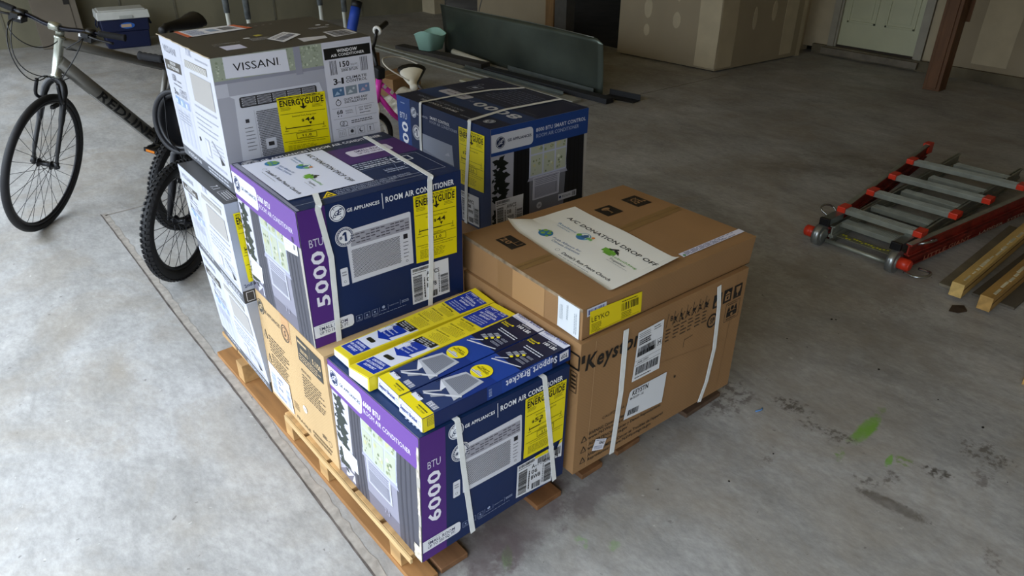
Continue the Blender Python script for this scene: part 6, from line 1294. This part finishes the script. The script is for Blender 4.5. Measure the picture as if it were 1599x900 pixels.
i0, i1, j0, j1 = Vector((2.86, .43, .080)), Vector((4.62, .50, .080)), Vector((2.86, .105, .080)), Vector((4.62, .13, .080))
for a, b in ((i0, i1), (j0, j1)): rail(a, b, .026, .058, AL, 'inner_rail')
for a, b in ((i0 - Vector((0, 0, .048)), i1 - Vector((0, 0, .048))), (j0 - Vector((0, 0, .048)), j1 - Vector((0, 0, .048)))): rail(a, b, .026, .040, AL, 'inner_rail')
for a, b in ((L0 - Vector((0, 0, .070)), L1 - Vector((.0, 0, .072))), (R0 - Vector((0, 0, .070)), R1 - Vector((0, 0, .072)))): rail(a, b, .030, .050, RED, 'outer_rail')
def rung(a, b, name='rung', flat=.030, th=.013, clip=True):
    a, b = Vector(a), Vector(b); d = (b-a).normalized(); s = Vector((0, 0, 1)).cross(d).normalized(); bm = bmesh.new(); obox(bm, (a+b)/2, (b-a)/2, s*flat, (0, 0, th))
    for k in range(5): obox(bm, (a+b)/2 + s*flat*(-.8+.4*k) + Vector((0, 0, th + .001)), (b-a)/2*.98, s*.002, (0, 0, .0012))
    r = obj(name, bm, AL, lad, bevel=.002)
    return r
for k, (xa, ya, xb, yb) in enumerate([(3.00, .455, 3.00, .055), (3.355, .475, 3.375, .040), (3.70, .515, 3.73, .010), (4.05, .570, 4.10, -.035)]):
    rung((xa, ya, .160), (xb, yb, .160))
    for x, y in ((xa, ya), (xb, yb)):
        bm = bmesh.new(); obox(bm, (x, y, .166), (.038, 0, 0), (0, .022, 0), (0, 0, .016)); obj('rung_clip', bm, REDB, lad, bevel=.004, label='red plastic rung clip')
for x in (2.97, 3.30, 3.66, 4.02, 4.38): rung((x, .43, .098), (x, .115, .098), 'inner_rung')
for x in (3.14, 3.48, 3.84): rung((x, .43, .035), (x, .115, .035), 'inner_rung')
bm = bmesh.new(); tube(bm, [(2.84, .44, .030), (2.84, .10, .030)], .012, 12); obj('stabiliser_bar', bm, AL, lad)
bm = bmesh.new(); obox(bm, (2.93, .27, .042), (.025, 0, 0), (0, .15, 0), (0, 0, .0015)); lb = obj('warning_label', bm, mat('#6f6f5a', .5, noise=.05), lad); bm = bmesh.new()
rnd = random.Random(2)
for k in range(16): obox(bm, (2.93 + rnd.uniform(-.015, .015), .40 - .016*k, .0446), (.006, 0, 0), (0, .005, 0), (0, 0, .0005))
obj('label_print', bm, mat('#c9c81e', .5, noise=0), lb, label='yellow print')
for y, s in ((.47, 1), (.075, -1)):
    bm = bmesh.new(); tube(bm, [(2.82, y - .018, .060), (2.82, y + .018, .060)], .058, 28); tube(bm, [(2.82, y - .026, .060), (2.82, y + .026, .060)], .034, 20)
    hg = obj('hinge', bm, mat('#a0a5a4', .3, .8, noise=.1, scale=20), lad, label='round steel hinge')
    bm = bmesh.new(); tube(bm, [(2.82, y + s*.022, .060), (2.82, y + s*.075, .060)], .030, 18); tube(bm, [(2.82, y + s*.075, .060), (2.82, y + s*.082, .060)], [.030, .022], 18); obj('lock_knob', bm, REDB, hg, label='bright red lock knob')
    bm = bmesh.new(); obox(bm, (2.90, y - s*.01, .135), (.075, 0, 0), (0, .024, 0), (0, 0, .018)); bk = obj('bracket', bm, mat('#7e8482', .3, .8, noise=.1), lad, bevel=.003)
    bm = bmesh.new(); obox(bm, (2.823, y - s*.01, .135), (.010, 0, 0), (0, .026, 0), (0, 0, .020)); obj('end_cap', bm, BLKP, bk, bevel=.002, label='black plastic end cap')
    bm = bmesh.new(); tube(bm, smoothpath([(3.04, y + s*.02, .10), (3.06, y + s*.075, .13), (3.00, y + s*.095, .15), (2.93, y + s*.075, .15), (2.93, y + s*.02, .12)], 6), .006, 8); obj('locking_handle', bm, mat('#a7abaa', .25, .9), lad)
bm = bmesh.new(); tube(bm, smoothpath([(2.78, .0, .04), (2.75, -.06, .05), (2.79, -.10, .055), (2.85, -.09, .05), (2.87, -.03, .04)], 6), .007, 8); obj('locking_handle', bm, mat('#a7abaa', .25, .9), lad)
bm = bmesh.new(); obox(bm, (4.52, .67, .125), (.035, 0, 0), (0, .022, 0), (0, 0, .036)); obj('rail_foot', bm, REDB, lad, bevel=.004)
# lettering on the right outer rail
d = (R1-R0).normalized(); s = Vector((d.y, -d.x, 0))
cv = Canvas(lambda u, v, off: R0 + d*(.12 + 1.6*u) + s*(.0155 + off) + Vector((0, 0, -.105 + .050*v)), 1.6, .05, base=.0, grid=6)
cv.text('LITTLE GIANT', (.02, .25), (.30, .25), '#a8674e', 2, h=.026, bold=2); cv.build('lettering', lad, 'pale worn lettering')
for w_, a_, b_ in (('LADDER', .36, .52), ('SYSTEMS', .55, .72)): cv.items = []; cv.text(w_, (a_, .28), (b_, .28), '#b9a996', 2, h=.016, bold=1); cv.build('lettering', lad, 'small pale lettering')

PINE = mat('#b08a4c', .6, noise=.2, scale=3, stretch=(1, 9, 9)); PINE2 = mat('#c9a865', .6, noise=.15, scale=3, stretch=(1, 9, 9))
def plank(label, a, b, w_, h_, roll, m, side_print=True):
    a, b = Vector(a), Vector(b); d = (b-a).normalized(); s = Vector((-d.y, d.x, 0)).normalized(); u = Vector((0, 0, 1)); s2 = s*math.cos(roll) + u*math.sin(roll); u2 = u*math.cos(roll) - s*math.sin(roll)
    t = thing('plank', label, 'plank', tuple(a)); bm = bmesh.new(); obox(bm, (a+b)/2, (b-a)/2, s2*w_/2, u2*h_/2); obj('board', bm, m, t, bevel=.002)
    bm = bmesh.new(); rnd = random.Random(int(a.y*100)); L_ = (b-a).length; x = .05
    while x < L_ - .1:
        k = rnd.uniform(.02, .09); obox(bm, a + d*(x + k/2) + u2*(h_/2 + .0006) - s2*(w_*.18 - rnd.uniform(-.004, .004)), d*k/2, s2*w_*rnd.uniform(.06, .14), u2*.0006); x += k + rnd.uniform(.0, .03)
    obj('glue_smear', bm, mat('#cfc7a8', .6, noise=.2), t, label='pale ragged smear along the edge')
    bm = bmesh.new(); obox(bm, (a+b)/2 - s2*(w_/2 + .0004) + u2*h_*.1, (b-a)/2, s2*.0006, u2*h_*.06); obj('groove', bm, mat('#6b4f2a', .7), t)
plank('pale pine board end nearer the ladder, at the right edge', (2.76, -.245, .055), (3.9, -.205, .055), .055, .07, .0, PINE2)
plank('pale pine board end nearer the camera, at the right edge', (2.74, -.375, .050), (3.9, -.360, .050), .055, .07, .0, PINE)
bm = bmesh.new(); obox(bm, (3.35, -.155, .009), (.50, .02, 0), (0, .035, 0), (0, 0, .008)); tag(obj('plank', bm, mat('#77705f', .7, noise=.15), bevel=.002), 'flat grey board on the floor between the ladder and the pine boards', 'plank')
bm = bmesh.new(); obox(bm, (3.3, -.37, .007), (.42, .0, 0), (0, .09, 0), (0, 0, .006)); tag(obj('support_strip', bm, mat('#5d564a', .8)), 'dark thin strip beneath the nearer pine board', 'strip')
t = thing('framed_panel', 'white panel with a thin wooden edge, its corner just inside the right edge', 'panel', (2.6, -.8, 0))
bm = bmesh.new(); pts_ = [Vector((2.29, -.69, 0)), Vector((2.75, -.60, 0)), Vector((2.9, -1.2, 0)), Vector((2.42, -1.28, 0))]
vs = [bm.verts.new(p + Vector((0, 0, .001))) for p in pts_] + [bm.verts.new(p + Vector((0, 0, .022))) for p in pts_]
f_ = ((0, 1, 2, 3), (7, 6, 5, 4), (0, 4, 5, 1), (1, 5, 6, 2), (2, 6, 7, 3), (3, 7, 4, 0))
for q in f_: bm.faces.new([vs[i] for i in q])
bmesh.ops.recalc_face_normals(bm, faces=bm.faces); obj('wooden_edge', bm, PINE, t)
bm = bmesh.new(); vs = [bm.verts.new(p*.98 + (sum(pts_, Vector())/4)*.02 + Vector((0, 0, z))) for z in (.0222, .026) for p in pts_]
for q in f_: bm.faces.new([vs[i] for i in q])
bmesh.ops.recalc_face_normals(bm, faces=bm.faces); obj('white_face', bm, mat('#d9dad6', .5, noise=.03), t)
# bits on the floor
bm = bmesh.new(); P = [(2.64, -.275), (2.70, -.265), (2.745, -.30), (2.70, -.33), (2.655, -.31)]
lo = [bm.verts.new((x, y, .001)) for x, y in P]; hi = [bm.verts.new((x, y, .004 + .003*(i % 2))) for i, (x, y) in enumerate(P)]; bm.faces.new(lo[::-1]); bm.faces.new(hi)
for i in range(5): bm.faces.new((lo[i], lo[(i+1) % 5], hi[(i+1) % 5], hi[i]))
tag(obj('dry_leaf', bm, mat('#3d2f22', .8, noise=.2)), 'dark dry leaf on the floor by the pine board ends', 'leaf')
bm = bmesh.new(); tube(bm, smoothpath([(1.385, -.135, .003), (1.37, -.14, .006), (1.350, -.13, .003)], 4), .003, 6); tag(obj('plastic_scrap', bm, mat('#5a86b8', .5, noise=0)), 'tiny light blue plastic scrap on the floor right of the brown box', 'scrap')
rnd = random.Random(77)
for k in range(18):
    x, y = rnd.uniform(.9, 2.2), rnd.uniform(-.95, .35)
    if x < 1.36 and y > -.1: continue
    r = rnd.uniform(.002, .0055); bm = bmesh.new(); bmesh.ops.create_icosphere(bm, subdivisions=1, radius=r)
    for v in bm.verts: v.co = Vector((x + v.co.x*rnd.uniform(.6, 1.6), y + v.co.y, max(0.0005, .002 + v.co.z*.45)))
    tag(obj('dirt_crumb', bm, mat('#1f1b17', .9, noise=0)), 'small dark crumb of dirt on the bare concrete in front of the ladder', 'crumb', 'dirt crumbs on the concrete')
